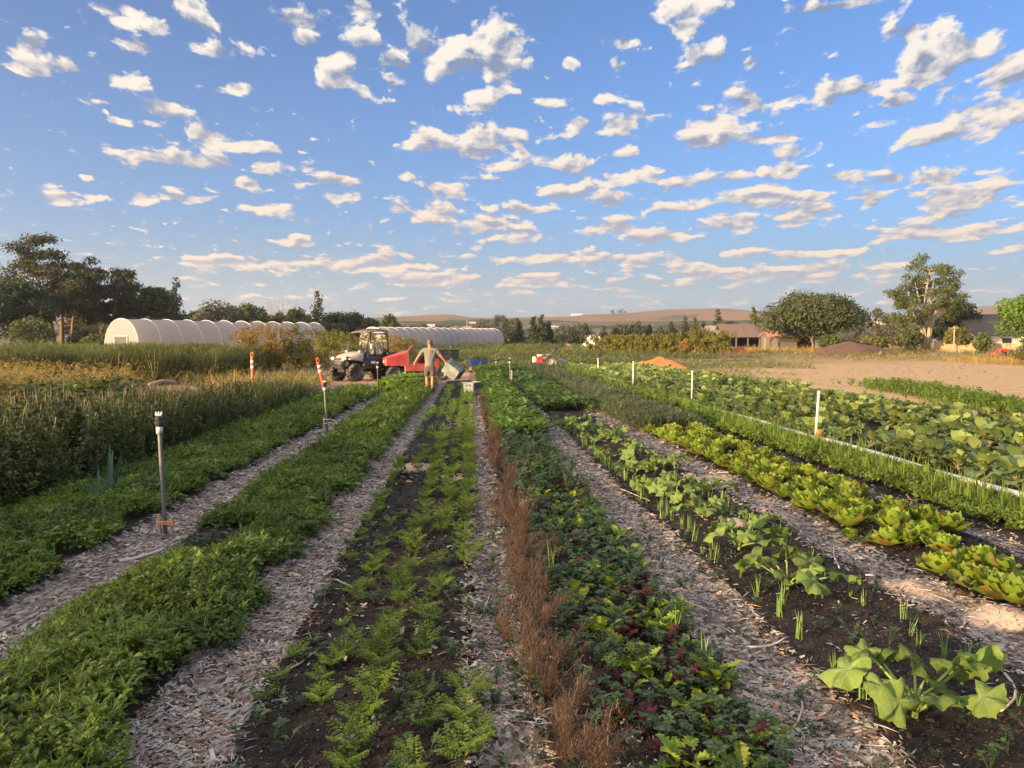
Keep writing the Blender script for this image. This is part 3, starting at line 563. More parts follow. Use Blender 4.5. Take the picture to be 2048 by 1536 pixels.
# ---- tall spiked herbs along the left side
def spike(L,seed,m=1):
    g=np.random.default_rng(seed); pr=[(.0,0),(.008,.0),(.011,.02)]+[(.010+g.uniform(-.004,.004),.02+.09*i/5) for i in range(1,6)]+[(.004,.135),(0,.14)]
    return lathe([(r*L/.14*.75,z*L/.14) for r,z in pr],5).withmat(m)
def herbstem(h,seed):
    g=np.random.default_rng(seed); ts=[tube([(0,0,0),(g.normal(0,.03),g.normal(0,.03),h*.5),(g.normal(0,.04),g.normal(0,.04),h)],.006,3).withmat(0)]
    for k in range(24):
        z=h*g.uniform(.12,1.0); ts.append(inst(leaf(.10*g.uniform(.7,1.3)*(1.2-z/h*.5),.32,2,g.uniform(-.2,.8),-.8,.2,seed=k),[(0,0,z)],g.uniform(0,6.28)).withmat(0))
    if seed in(0,3,5): ts.append(inst(spike(g.uniform(.07,.19),seed),[(0,0,h*.95)],0,1.0,g.uniform(-.2,.2)))
    if seed in(0,3): ts.append(inst(spike(.08,seed+1),[(.03,.02,h*.85)],g.uniform(0,6),1.0,.25))
    return join(ts)
hs=[herbstem(1.0,s) for s in range(9)]
out=[]
for a,b,n,s in((-9,4,900,1.0),(4,9,1900,1.0),(9,15,1800,1.05),(15,24,1600,1.15)):
    x=U(-6.1,-4.35,n); y=U(a,b,n)
    if b<=4: x=x-.15
    xm=(x+5.2)/.9; k=np.abs(xm)<.93+.35*fbm(y*.8,x*0,3,2); x,y,xm=x[k],y[k],xm[k]
    h=(.78*np.sqrt(np.clip(1.06-np.abs(xm)**2.6,0,1))+.08)*U(.62,1.2,len(x))*np.interp(y,[-9,4,7,9,15,19,24],[1.0,1.0,.98,.95,.90,.76,.5])*(1+.7*fbm(x*1.1,y*1.1,3,31))
    out.append(multi(hs,gp(x,y),U(0,6.28,len(x)),np.stack([h*s,h*s,h],-1),rng.normal(0,.15,len(x)),rng.normal(0,.15,len(x))))
tag(build('tall_herb_row',join(out),[GRD,HYB]),'tall dark green herbs with brown upright seed spikes along the left bed','herbs',kind='stuff')
# ---- leeks at the foot of the herbs
def leek(px,py,h,seed,label):
    p=at(px,py); g=np.random.default_rng(seed); ts=[inst(leaf(h*g.uniform(.75,1.05),.055,5,1.5-abs(g.normal(0,.08)),-.25,.35,'blade',seed=i),[(g.normal(0,.015),g.normal(0,.015),0)],g.uniform(0,6.28)) for i in range(5)]
    o=build('leek',join(ts),[LEE]); o.location=(p.x,p.y,float(gh(p.x,p.y))); tag(o,label,'leek','blue green leeks by the herb row')
leek(222,1010,.62,1,'tallest blue green leek rising before the brown seed spikes'); leek(180,1032,.36,2,'short blue green leek left of the tallest one'); leek(195,1030,.42,3,'mid sized blue green leek directly beside the tallest one')
# ---- mass of dry flowering plants in the left middle ground
st_=[join([tuft(6,1.0,.012,s,m=0,pit=(1.2,1.55))]+[inst(clump(5,.07,.5,(.2,1.3),s*7+i,.05,1,1),[(math.cos(i*2.1)*.13*(i%3),math.sin(i*2.1)*.13*(i%3),.84+.07*(i%4))],i) for i in range(5)]) for s in range(4)]
out=[]
for cx,cy,rx,ry,n,h in((-11.4,19.5,3.0,3.2,520,1.02),(-12.6,14.5,3.4,4.0,460,.92),(-15.5,23,3.2,3.0,300,1.02),(-16,8,4,7,260,.95),(-9.2,13.2,1.0,4.2,260,.62)):
    a=U(0,6.28,n); r=np.sqrt(U(0,1,n)); x=cx+rx*r*np.cos(a); y=cy+ry*r*np.sin(a)
    out.append(multi(st_,gp(x,y),U(0,6.28,n),np.stack([U(1,1.6,n),U(1,1.6,n),h*U(.75,1.12,n)],-1),rng.normal(0,.1,n),rng.normal(0,.1,n)))
x=U(-14,-7.7,2600); y=U(12,22.5,2600); k=((x+11)/3.2)**2+((y-17.5)/5.2)**2<1; x,y=x[k],y[k]; t=multi(cl,gp(x,y)+np.stack([x*0,x*0,U(.02,.74,len(x))],-1),U(0,6.28,len(x)),2.4,rng.normal(0,.5,len(x))); t.m[:]=2; out.append(t)
sg_=[tuft(40,.75,.008,s+90,pit=(.5,1.5),cu=(.8,2.0),nn=5) for s in range(2)]
for px,py,s,lab in((30,930,1.0,'pale silvery arching grass clump at the left edge'),(85,905,.8,'smaller pale arching grass clump right of the left edge one')):
    p=at(px,py); o=build('grass_clump',sg_[0] if s==1 else sg_[1],[leafmat('silver_grass',[(.20,.22,.13),(.27,.27,.17)],.3)]); o.location=(p.x-.9,p.y+1.6,0); o.scale=(s*1.25,)*3; tag(o,lab,'grass clump')
tag(build('dried_flower_patch',join(out),[STR,GOLD,GRD]),'dried flower patch with golden seed heads above dark green stems','dried flowers',kind='stuff')
# ---- asparagus ferns: a soft high mass behind
def fern(seed):
    g=np.random.default_rng(seed); ts=[]
    for i in range(5):
        ax,ay=g.normal(0,.16,2); ts.append(tube([(0,0,0),(ax*.5,ay*.5,.5),(ax,ay,1.0)],[.008,.006,.003],3).withmat(1))
        for k in range(70):
            z=g.uniform(.22,1.04); s=.30*(1.15-z)+.05; an=g.uniform(0,6.28); rr=g.uniform(0,1)*s
            ts.append(inst(Tm([(0,0,0),(.06,-.007,.01),(.14,0,.03),(.06,.007,.01)],[(0,1,2,3)]),[(ax*z+rr*math.cos(an),ay*z+rr*math.sin(an),z)],g.uniform(0,6.28),g.uniform(.6,1.4),g.uniform(-1.2,.2)))
    return join(ts)
fn=[fern(s) for s in range(5)]
out=[]
for x0,x1,y0,y1,n,h in((-34,-12.5,31,40,620,1.36),(-60,-19,37,52,620,1.46),(-22,-12.5,40,50,300,1.40),(-30,-17,22,31,330,1.45),(-44,-22,2,22,420,1.65),(-30,-20,-14,2,220,1.65),(-15.5,-11,34,41,120,1.4)):
    x=U(x0,x1,n); y=U(y0,y1,n); out.append(multi(fn,gp(x,y),U(0,6.28,n),np.stack([U(1.3,2.2,n)]*2+[h*U(.72,1.08,n)],-1),rng.normal(0,.07,n),rng.normal(0,.07,n)))
tag(build('asparagus_ferns',join(out),[ASP,STR]),'soft hazy green and yellow asparagus ferns in a broad mass on the left','asparagus',kind='stuff')
# ---- weeds and straw tufts between herbs, chip mound and bushes
wd=[tuft(9,.8,.018,s,m=0,pit=(1.05,1.5)) for s in range(3)]+[join([tuft(7,.8,.014,s+8,m=1,pit=(1.1,1.5)),inst(clump(8,.06,.4,(.2,1.2),s+70,.1,1,1),[(0,0,.6)],0)]) for s in range(3)]
out=[]
for cx,cy,rx,ry,n,h in((-8.3,30,1.6,3,120,.62),(-6.8,28,1.2,2.5,90,.6),(-10.6,33,2.2,2.5,120,.72),(-7.1,32.5,1.0,1.6,60,.75),(-9.4,22.0,1.5,2.4,100,.55),(-13.5,28.5,1.6,2,50,.7),(-7.3,24,1.2,3,110,.5),(-6.0,30.5,.5,1,30,.5),(-14,32,2,2,60,.8)):
    a=U(0,6.28,n); r=np.sqrt(U(0,1,n)); x=cx+rx*r*np.cos(a); y=cy+ry*r*np.sin(a); t=multi(wd,gp(x,y),U(0,6.28,n),np.stack([U(.8,1.4,n)]*2+[h/.7*U(.6,1.2,n)],-1),rng.normal(0,.12,n),rng.normal(0,.12,n)); out.append(t)
tag(build('mixed_weeds',join(out),[GRD.copy(),GOLD]),'mixed green and straw coloured weeds around the orange marker posts','weeds',kind='stuff')
# ---- far field crops and verge
def field(name,regs,lib,mats,label,cat):
    out=[]
    for x0,x1,y0,y1,n,s,h in regs:
        x=U(x0,x1,n); y=U(y0,y1,n); out.append(multi(lib,gp(x,y)+np.stack([x*0,x*0,U(0,h,n)],-1),U(0,6.28,n),s*U(.6,1.4,n),rng.normal(0,.3,n)))
    return tag(build(name,join(out),mats),label,cat,kind='stuff')
big=[clump(8,.10,.4,(.1,1.3),s+80,.08,1) for s in range(3)]+[tuft(7,.12,.05,s+5,nn=2) for s in range(1)]
field('far_field_crop',[(-6,14,56,66,2600,2.6,.18),(-12,22,66,92,3800,3.2,.25),(-9,-3.5,47,60,600,2.5,.3),(-22,20,96,125,3000,4.2,.45),(3,10,50.5,57,500,2.4,.15),(-4,3,47,57,900,2.4,.2)],big,[leafmat('field_crop',[(.06,.085,.02),(.10,.12,.03),(.15,.14,.04),(.05,.09,.03)],.3,patch=.4,pscale=.15)],'low green and yellow crops in rows across the far field','field crops')
field('verge_grass',[(12,22,47,58,700,2.2,.15),(12.5,17,38,48,160,1.8,.08),(22,60,60,84,1300,3.0,.3),(12.2,14,30,40,160,1.6,.1)],big,[leafmat('verge',[(.09,.12,.04),(.14,.15,.05),(.24,.19,.08)],.3,patch=.4,pscale=.2)],'patchy green verge at the upper edge of the bare dirt field','grass')
field('sparse_dirt_weeds',[(13,40,22,58,260,1.1,.05)],big,[leafmat('dirt_weed',[(.08,.10,.05),(.12,.12,.06)],.3)],'scattered small weeds on the bare dirt field','weeds')
wt=[tuft(8,.30,.05,s,pit=(.9,1.5)) for s in range(3)]+[clump(10,.11,.32,(.3,1.4),s+33,.2,2) for s in range(3)]
out=[]
for n,f in((1500,0),):
    t_=U(0,1,n); cx=np.interp(t_,[0,.3,.6,1],[15.9,14.9,13.6,12.7]); cy=np.interp(t_,[0,.3,.6,1],[29,24.5,20,15.5]); x=cx+rng.normal(0,.42,n)*np.interp(t_,[0,1],[1.5,.6]); y=cy+rng.normal(0,.5,n)
    out.append(multi(wt,gp(x,y)+np.stack([x*0,x*0,U(0,.12,n)],-1),U(0,6.28,n),U(.7,1.4,n),rng.normal(0,.2,n)))
tag(build('weed_strip',join(out),[GRY]),'sunlit bright green weed strip between dark soil and the bare dirt field','weeds',kind='stuff')
dg=[tuft(10,1.0,.012,s,pit=(1.1,1.55)) for s in range(4)]
out=[]
for x0,x1,y0,y1,n,h in((38,52,52,60,420,.8),(30,66,84,92,700,1.3),(36,60,60,70,300,.6),(44,58,46,52,160,1.1),(-24,-9,50,60,300,1.0),(6,30,96,100,200,.5)):
    x=U(x0,x1,n); y=U(y0,y1,n); out.append(multi(dg,gp(x,y),U(0,6.28,n),np.stack([U(1.,2,n)]*2+[h*U(.5,1.1,n)],-1),rng.normal(0,.15,n)))
tag(build('dry_grass',join(out).withmat(0),[GOLD]),'tall golden dry grass along the right side field edge','dry grass',kind='stuff')
# ================================================================ individual plants
def place(protos,spots,name,label,cat,group,mats,smooth=False,parts=None,far=None,limit=300):
    """spots: x,y,scale,label; copies of a few protos; past the limit the rest become one object"""
    spots=sorted([s for s in spots if inview(np.array(s[0]),np.array(s[1]),.45)],key=lambda s:s[1])
    mes=[mesh(name,t,mats,smooth) for t in protos]
    for i,(x,y,s,lab) in enumerate(spots[:limit]):
        o=link(name,mes[i%len(mes)] if len(mes)<3 else random.choice(mes)); o.location=(x,y,float(gh(x,y))-.005); o.rotation_euler=(rng.normal(0,.06),rng.normal(0,.06),rng.uniform(0,6.28)); o.scale=(s,)*3
        tag(o,lab or label,cat,group)
    rest=spots[limit:]
    if rest and far:
        a=np.array([[s[0],s[1],s[2]] for s in rest]); t=multi(protos if not isinstance(far[2],list) else far[2],gp(a[:,0],a[:,1]),U(0,6.28,len(a)),a[:,2]); tag(build(far[0],t,mats,smooth=smooth),far[1],cat,kind='stuff')
# carrots in five rows
def carrot(seed,n,L):
    g=np.random.default_rng(seed); out=[]
    for i in range(n):
        Lf=L*g.uniform(.6,1.1); a=g.uniform(1.25,1.6); pos=np.zeros(3); fr=[]; pts=[pos.copy()]
        for k in range(9):
            a-=g.uniform(.05,.17); pos=pos+np.array([math.cos(a),0,math.sin(a)])*Lf/9; pts.append(pos.copy())
            if k<3: continue
            s=(.27*(1-(k-3)/7)+.07)*Lf
            for sd in(-1,1):
                br=sd*g.uniform(.8,1.2); e=g.uniform(-.1,.5)
                for q in range(5):
                    d=s*(q+1)/5; c_=(pos[0]+d*math.cos(br),pos[1]+d*math.sin(br),pos[2]+d*e*.4)
                    fr.append(inst(tri_leaf(s*.36*(1.15-.12*q),.24,droop=.1),[c_,c_],[br-.8,br+.8],1.0,-.25+g.uniform(-.4,.3)))
        fr.append(tube([tuple(pts[0]),tuple(pts[4]),tuple(pts[9])],[.0016,.0013,.0008],3,cap=False)); out.append(inst(join(fr),[(0,0,0)],i*2.4+g.uniform(-.3,.3)))
    return join(out)
ca=[carrot(s,8,.19) for s in range(5)]+[carrot(s+9,5,.14) for s in range(2)]
sp=[]; names=['leftmost','second','middle','fourth','rightmost']
for r,xr in enumerate((-.93,-.70,-.46,-.23,-.02)):
    y=2.75
    while y<29.5:
        y+=rng.uniform(.09,.26)*(1 if y<7 else .75); d=fbm(np.array([y*.8]),np.array([r*3.1]),2,3)[0]
        if d<-.13 or (r==0 and y>19): continue
        sp.append((xr+rng.normal(0,.025),y,rng.uniform(.45,.95)*(1.15 if (d>.1 or r==4) else .8)*(1.05 if y>8 else 1),'ferny green carrot top in the %s of the five rows on dark soil'%names[r]))
place(ca,sp,'carrot_plant','','carrot plant','carrot plants in five rows',[CAR],limit=300,far=('carrot_rows','green carrot rows receding to the far end of the middle bed',[feather(5,.21,s,dens=3) for s in range(3)]))
# bronze fennel
def fennel(seed):
    g=np.random.default_rng(seed); ts=[]
    for i in range(6):
        ax,ay=g.normal(0,.075,2); h=g.uniform(.14,.27); ts.append(tube([(0,0,0),(ax*.4,ay*.4,h*.5),(ax,ay,h)],.0016,3,cap=False))
        for k in range(150):
            z=g.uniform(.10,1.0)**.8*h; L=g.uniform(.018,.050)*(1.25-.5*z/h); ts.append(inst(Tm([(0,-.0011,0),(L,-.0003,0),(L,.0009,0),(0,.0015,0)],[(0,1,2,3)]),[(ax*z/h+g.normal(0,.017),ay*z/h+g.normal(0,.017),z)],g.uniform(0,6.28),1.0,-g.uniform(-.3,1.2)))
    return join(ts)
fp=[fennel(s) for s in range(5)]; 
sp=[]; y=2.7
while y<30:
    y+=rng.uniform(.08,.21)*(1.5 if y>9 else 1); sp.append((.40+rng.normal(0,.07),y,rng.uniform(.7,1.25)*(1.0 if y<12 else .95),''))
place(fp,sp,'fennel_plant','feathery bronze brown fennel in the single row right of the central path','fennel','bronze fennel row',[FEN],limit=290)
# mustards, green and red, with clover seedlings between
def mustard(seed,n=8,L=.2,red=False):
    return rosette(n,(L*.5,L),.185,(.7,1.45),-1.2,seed,0,.015,seg=13,lobes=2,fold=.45,pet=.25,petw=.012,wave=.025,prof='oval')
mg=[mustard(s,12,.165) for s in range(5)]; mr=[mustard(s+30,12,.14) for s in range(4)]
sg=[];sr=[]
for y in np.arange(2.75,15,.10):
    for k in range(1 if y>9 else 3):
        x=rng.uniform(.62,1.26); yy=y+rng.uniform(-.06,.06)
        if rng.random()<.50: sg.append((x,yy,rng.uniform(.45,1.1),''))
        elif rng.random()<.8: sr.append((x,yy,rng.uniform(.7,1.25),''))
place(mg,sg,'mustard_plant','bright yellow green mustard with toothed leaves in the salad bed','mustard green','green mustards in the salad bed',[MUG])
place(mr,sr,'mustard_plant','dark purple red mustard with ruffled leaves in the salad bed','mustard green','red mustards in the salad bed',[MUR])
def trefoil(seed):
    g=np.random.default_rng(seed); ts=[]
    for i in range(4):
        h=g.uniform(.03,.10); a=g.uniform(0,6.28); px,py=g.normal(0,.02,2); ts.append(tube([(0,0,0),(px,py,h)],.0015,3,cap=False))
        for k in range(3): ts.append(inst(leaf(.030,.36,3,g.uniform(0,.6),-.4,.15,'round',seed=k),[(px,py,h)],a+k*2.09,1.0))
        for k in range(3): ts.append(inst(leaf(.022,.33,2,g.uniform(0,.8),-.4,.15),[(px*.6,py*.6,h*.6)],a+1+k*2.09,1.0))
    return join(ts)
tr=[trefoil(s) for s in range(5)]
out=[]
for a,b,n,s in((2.6,5,300,.75),(5,8,360,.9),(8,14,380,1.3),(14,24,900,2.6),(24,43,900,3.6)):
    x,y=scat(.50 if b<9 else .46,1.28,a,b,n); out.append(multi(tr if b<15 else cl+cr,gp(x,y)+np.stack([x*0,x*0,U(0,.05 if b<9 else .14,len(x))],-1),U(0,6.28,len(x)),(s if b<15 else s*.85)*U(.7,1.4,len(x)),rng.normal(0,.2,len(x))))
for x0,x1,n in((-1.0,0.0,130),(.28,.56,90),(1.7,2.9,60),(.03,.3,60),(1.4,1.7,30),(3.2,4.4,60),(-2.4,-1.9,60)):
    x,y=scat(x0,x1,2.6 if x0>-2 else 5.5,7,n); out.append(multi(tr+fe,gp(x,y),U(0,6.28,len(x)),U(.5,1.0,len(x))))
tag(build('clover_seedlings',join(out).withmat(0),[SPU]),'small round leaved clover seedlings filling the salad bed and its edges','clover',kind='stuff')
out=[]
for a,b,n,s in((13,20,420,1.25),(20,30,420,1.5),(30,43,420,2.0)):
    x,y=scat(.52,1.3,a,b,n); out.append(multi(mg,gp(x,y)+np.stack([x*0,x*0,U(0,.12,len(x))],-1),U(0,6.28,len(x)),s*1.25*U(.7,1.3,len(x))))
tag(build('mustard_rows',join(out).withmat(0),[leafmat('far_mustard',[(.05,.10,.018),(.085,.15,.025),(.13,.20,.035)],.4,patch=.3,pscale=1)]),'leafy green mustards filling the far half of the salad bed','mustard greens',kind='stuff')
# squash plants: stems and each leaf a part
def squashleaf(seed,r=.105):
    g=np.random.default_rng(seed); N=44; V=[(0,0,0)]; ph=g.uniform(0,6.28)
    def rad(a):
        a=(a+PI)%(2*PI)-PI; f=1+.13*math.cos(5*a)+.05*math.cos(10*a+ph)+.05*math.sin(20*a); notch=.62+.38*min(1,abs(abs(a)-PI)/.35); return f*notch
    for q,(fr,zz) in enumerate(((.33,.045),(.68,.06),(1.0,.0))):
        for k in range(N):
            a=2*PI*k/N; rr=r*fr*(rad(a)*fr+(1-fr)); fold=.075*r*8*math.cos(5*a)*fr*(.35 if fr<1 else .6); V.append((rr*math.cos(a)+.02,rr*math.sin(a),zz*r*2.2+fold*.6+g.uniform(-.01,.01)*fr*.7-(.10*r*fr*fr*2)))
    polys=[(0,1+k,1+(k+1)%N) for k in range(N)]+[(1+q*N+k,1+(q+1)*N+k,1+(q+1)*N+(k+1)%N,1+q*N+(k+1)%N) for q in(0,1) for k in range(N)]
    return Tm(V,polys)
sqm=[mesh('leaf',squashleaf(s),[SQL],True) for s in range(5)]
def squash(x,y,s,nl,label,seed):
    g=np.random.default_rng(seed); root=empty('squash_plant',(x,y,float(gh(x,y))),g.uniform(0,6.28),s); tag(root,label,'squash plant','young squash plants'); st=[tube([(0,0,-.02),(.0,0,.05)],[.014,.012],6)]
    for i in range(nl):
        a=i*2.4+g.uniform(-.4,.4); f=i/nl; L=g.uniform(.20,.36)*(1-.45*f); e=g.uniform(.30,.75)+.55*f; p=[(.01*math.cos(a),.01*math.sin(a),.03)]
        for k in(1,2,3,4): t=k/4; rr=L*t*math.cos(e*(1-.25*t)); zz=.03+L*math.sin(e)*(t-.18*t*t); p.append((rr*math.cos(a),rr*math.sin(a),zz))
        st.append(tube(p,[.0085,.007,.006,.0055,.005],6))
        o=link('leaf',sqm[int(g.integers(0,5))],root); o.location=p[-1]; q=(1-.5*f)*g.uniform(.75,1.25); o.scale=(q,q,q); o.rotation_euler=(g.normal(0,.45),g.uniform(-.35,.75),a+g.normal(0,.5))
    for i in range(4): st.append(tube([(0,0,.04),(.03*math.cos(i*1.7),.03*math.sin(i*1.7),.10),(.06*math.cos(i*1.7),.06*math.sin(i*1.7),.13)],[.006,.007,.002],5))
    build('stem',join(st),[SQS],root,True)
SQ=[((1830,1445),1.18,11,'largest squash plant with broad lobed leaves, nearest the camera'),((1575,1190),1.0,10,'second nearest squash plant on dark soil, above the largest one'),((1478,1112),1.02,10,'third squash plant, its leaves reaching over the onion shoots'),
((1405,1045),.9,8,'squash plant with pale leaves just past the third one'),((1520,1060),.62,6,'small squash plant between sandy mound and lettuces'),((1350,1010),.9,8,'squash plant left of the small one by the sandy mound'),((1300,992),.95,9,'squash plant with one yellow leaf tip, mid bed'),
((1415,990),.85,7,'squash plant closest to the middle of the lettuce row'),((1270,955),.9,8,'squash plant behind the one with yellow leaf tip'),((1330,940),.9,8,'squash plant tall against the lettuces, mid distance'),((1212,925),.95,8,'left edge squash plant in the middle distance'),((1255,905),.9,8,'squash plant behind the left edge one'),
((1190,890),.95,8,'squash plant where the chip path narrows on its left'),((1160,872),1.0,9,'far dark squash plant near the end of the open rows'),((1225,880),.9,8,'far squash plant nearest to the first lettuce'),((1140,855),1.0,9,'farthest separate squash plant before the dark foliage')]
for i,(p,s,nl,lab) in enumerate(SQ): q=at(*p); squash(q.x,q.y,s,nl,lab,i+3)
# onion shoots
on=[tuft(9,.17,.026,s+40,pit=(1.38,1.57),cu=(.0,.35)) for s in range(5)]
sp=[]
for xr,lab in((1.86,'cluster of thin green onion shoots in the row by the chip path'),(2.52,'cluster of thin green onion shoots in the row on the lettuce side')):
    for y in np.arange(3.3,17,.14):
        if rng.random()<.85: sp.append((xr+rng.normal(0,.05),y+rng.uniform(-.05,.05),rng.uniform(.6,1.15),lab))
place(on,sp,'onion_shoots','','onion shoots','onion rows in the squash bed',[SCA])
on2=[tuft(6,.40,.020,s+50,pit=(1.42,1.57),cu=(.0,.3)) for s in range(2)]
for (px,py),s,lab in(((1108,1168),1.0,'tall clump of thin onion leaves beside the fennel row'),((1345,1290),.62,'onion shoots at the right edge of the salad bed'),((1415,1350),.75,'leaning onion leaves low on the right of the salad bed'),((648,1225),.45,'single upright onion shoot left of the carrot rows'),((742,1222),.3,'short onion shoot between the left carrot rows')):
    p=at(px,py); o=build('onion_plant',random.choice(on2) if s>.5 else leaf(.8,.03,4,1.5,-.1,.2,'blade'),[SCA]); o.location=(p.x,p.y,float(gh(p.x,p.y))); o.scale=(s*.8,)*3; tag(o,lab,'onion','onions standing alone')
# lettuces
def lettuce(seed):
    g=np.random.default_rng(seed); ts=[]
    for i in range(17):
        f=i/16; L=.205*(1-.35*f)*g.uniform(.9,1.1); W=.37*g.uniform(.9,1.15); p0=.12+1.15*f+g.normal(0,.07); cur=(1.05-.95*f)*g.uniform(.4,1.2)
        def fn(u,v,L=L,W=W,p0=p0,cur=cur,i=i):
            s=v; a=p0+cur*s-(.9*s*s*(1-f*.7)); w=W*L*(math.sin(PI*min(1,(s*.86+.10))**.9)**.62); sd=(u-.5)*2
            x=L*(s*math.cos(p0+cur*s*.45)); z=L*(s*math.sin(p0+cur*s*.45))-.05*L*s**3*4*(1-f); ruff=.035*L*abs(sd)**2*math.sin(13*s+i*2+sd*2.5)*3*s
            return (x-abs(sd)**2*w*.30*math.sin(p0), sd*w, z+abs(sd)**1.8*w*.42*math.cos(p0)+ruff)
        ya=i*2.39996+g.uniform(-.25,.25); ts.append(inst(grid(fn,7,9),[(.006*math.cos(ya),.006*math.sin(ya),.012+.01*f)],ya))
    return join(ts)
lt=[lettuce(s) for s in range(5)]
sp=[]
for r,xr in enumerate((3.38,3.72,4.08)):
    for y in np.arange(4.0+.15*r,14.6,.335):
        if r==0 and y<6.4 and rng.random()<.6: continue
        if r==2 and y<6.2: continue
        if rng.random()<.05: continue
        sp.append((xr+rng.normal(0,.035),y+rng.normal(0,.04),rng.uniform(.95,1.3),'red tinged green lettuce head in the %s row of the lettuce bed'%('left','middle','right')[r]))
for px,py,s,lab in((1700,1085,.62,'small lone lettuce beside the sandy mound, left of the lettuce rows'),(1815,1100,.95,'lettuce head at the front left of the rows, beside the mound'),(2030,1230,1.15,'large lettuce cut by the right edge of the picture'),(1950,1150,1.1,'big lettuce in front, nearest the right edge but whole')):
    p=at(px,py); sp.append((p.x,p.y,s,lab))
place(lt,sp,'lettuce','','lettuce','lettuce heads in rows',[LET],smooth=True)
# collards and kale
def collard(seed,n=14,L=.36,W=.34,curly=False):
    g=np.random.default_rng(seed); ts=[tube([(0,0,0),(0,0,.09)],[.014,.012],6).withmat(1)]
    for i in range(n):
        f=i/(n-1); p0=.30+1.1*f+g.normal(0,.14); Lf=L*g.uniform(.75,1.1)*(1-.25*f); ya=i*2.4+g.uniform(-.3,.3); b=(.0,0,.03+.07*f); pe=.36
        e=(Lf*pe*math.cos(p0),0,Lf*pe*math.sin(p0)); ts.append(inst(tube([(0,0,0),e],[.006,.004],4,cap=False),[b],ya).withmat(1))
        def fn(u,v,Lf=Lf,p0=p0,i=i):
            sd=(u-.5)*2; s=v; l=Lf*(1-pe); w=W*Lf*math.sin(PI*min(1,s*.9+.06))**.55*(1+.10*math.sin(9*s+i)); a=p0-1.1*s*s*g0[i]
            return (e[0]+l*s*math.cos(p0-.5*s*g0[i]),sd*w,e[2]+l*s*math.sin(p0-.5*s*g0[i])-.12*l*s*s*g0[i]+abs(sd)*w*.28+(.06*Lf*math.sin(11*s+3*i+4*sd)*abs(sd))*(1.4 if curly else .8))
        g0=[g.uniform(.2,1.15)]*(n+1); ts.append(inst(grid(fn,5,6),[b],ya))
    return join(ts)
ko=[collard(s) for s in range(4)]+[collard(s+20,15,.30,.26,True) for s in range(3)]
koL=[collard(s+60,7,.40,.36) for s in range(3)]
sp=[]
for xr in(6.25,6.95,8.35,9.05,9.8,10.5):
    y=6.6
    while y<47:
        y+=rng.uniform(.36,.5)*(1 if y<24 else 1.5)
        if rng.random()<.06: continue
        lab='broad leaved grey green collard in the two rows right of the white pipe' if xr<7.5 else 'grey green kale plant in the wide block beyond the dark gap'
        sp.append((xr+rng.normal(0,.07),y,rng.uniform(.85,1.2)*(1.0 if y<25 else 1.15),lab))
place(ko,sp,'collard_plant','','collard','collard and kale plants',[KAL,KAS],smooth=True,limit=295,far=('distant_collards','grey green collards massed at the far end of the right beds',koL))
out=[]
x,y=scat(5.9,10.9,6.6,20,420); out.append(multi(cl+tf,gp(x,y),U(0,6.28,len(x)),U(.8,2,len(x))))
tag(build('low_weeds',join(out).withmat(0),[GR]),'low green weeds on the soil under the collards','weeds',kind='stuff')
# ================================================================ made things
BLK=mat('black_plastic',(.022,.024,.028),.5,var=.3,vs=6,dirt=3.0,dcol=(.10,.08,.06)); BLM=mat('black_steel',(.015,.015,.017),.45,dirt=4.0,dcol=(.08,.06,.045))
TYR=mat('tyre_rubber',(.035,.032,.030),.9,var=.3,vs=9,dirt=5.0,dcol=(.30,.21,.13),bump=.4,bs=30); RIM=mat('dark_rim',(.05,.05,.055),.5,dirt=6.0,dcol=(.16,.12,.09))
WHP=mat('worn_white_plastic',(.33,.285,.225),.5,var=.12,vs=5,dirt=2.2,dcol=(.48,.37,.26)); RED=mat('faded_red_paint',(.36,.04,.038),.5,var=.18,vs=4,dirt=3.0,dcol=(.40,.12,.09))
LGT=mat('headlight_glass',(.75,.75,.72),.15,spec=.8); LGO=mat('amber_lamp',(.85,.55,.25),.3); GRYS=mat('grey_steel',(.30,.30,.30),.45,metal=.6,dirt=4.0)
WLAB=mat('white_label',(.72,.72,.70),.6); SEA=mat('seat_vinyl',(.03,.03,.034),.55,var=.3); BRN=mat('weathered_roof',(.075,.06,.05),.7,var=.35,vs=5,dirt=2.0,dcol=(.26,.20,.15))
PVC=mat('white_pvc',(.48,.47,.44),.45,var=.1,vs=4,dirt=3.0,dcol=(.50,.44,.36)); GPI=mat('grey_pipe',(.13,.125,.12),.5,var=.2,vs=5); ORG=mat('orange_plastic',(.80,.17,.035),.5,var=.12,vs=6,dirt=4.0,dcol=(.55,.18,.08)); ORR=mat('red_orange_plastic',(.80,.075,.035),.5,var=.12,vs=6,dirt=4.0,dcol=(.5,.12,.07))
REF=mat('reflective_band',(.75,.74,.72),.3,var=.15,vs=12); WOD=mat('stake_wood',(.33,.25,.17),.85,var=.3,vs=18); TWI=mat('orange_twine',(.75,.25,.13),.8); WTW=mat('pale_string',(.55,.53,.46),.8)
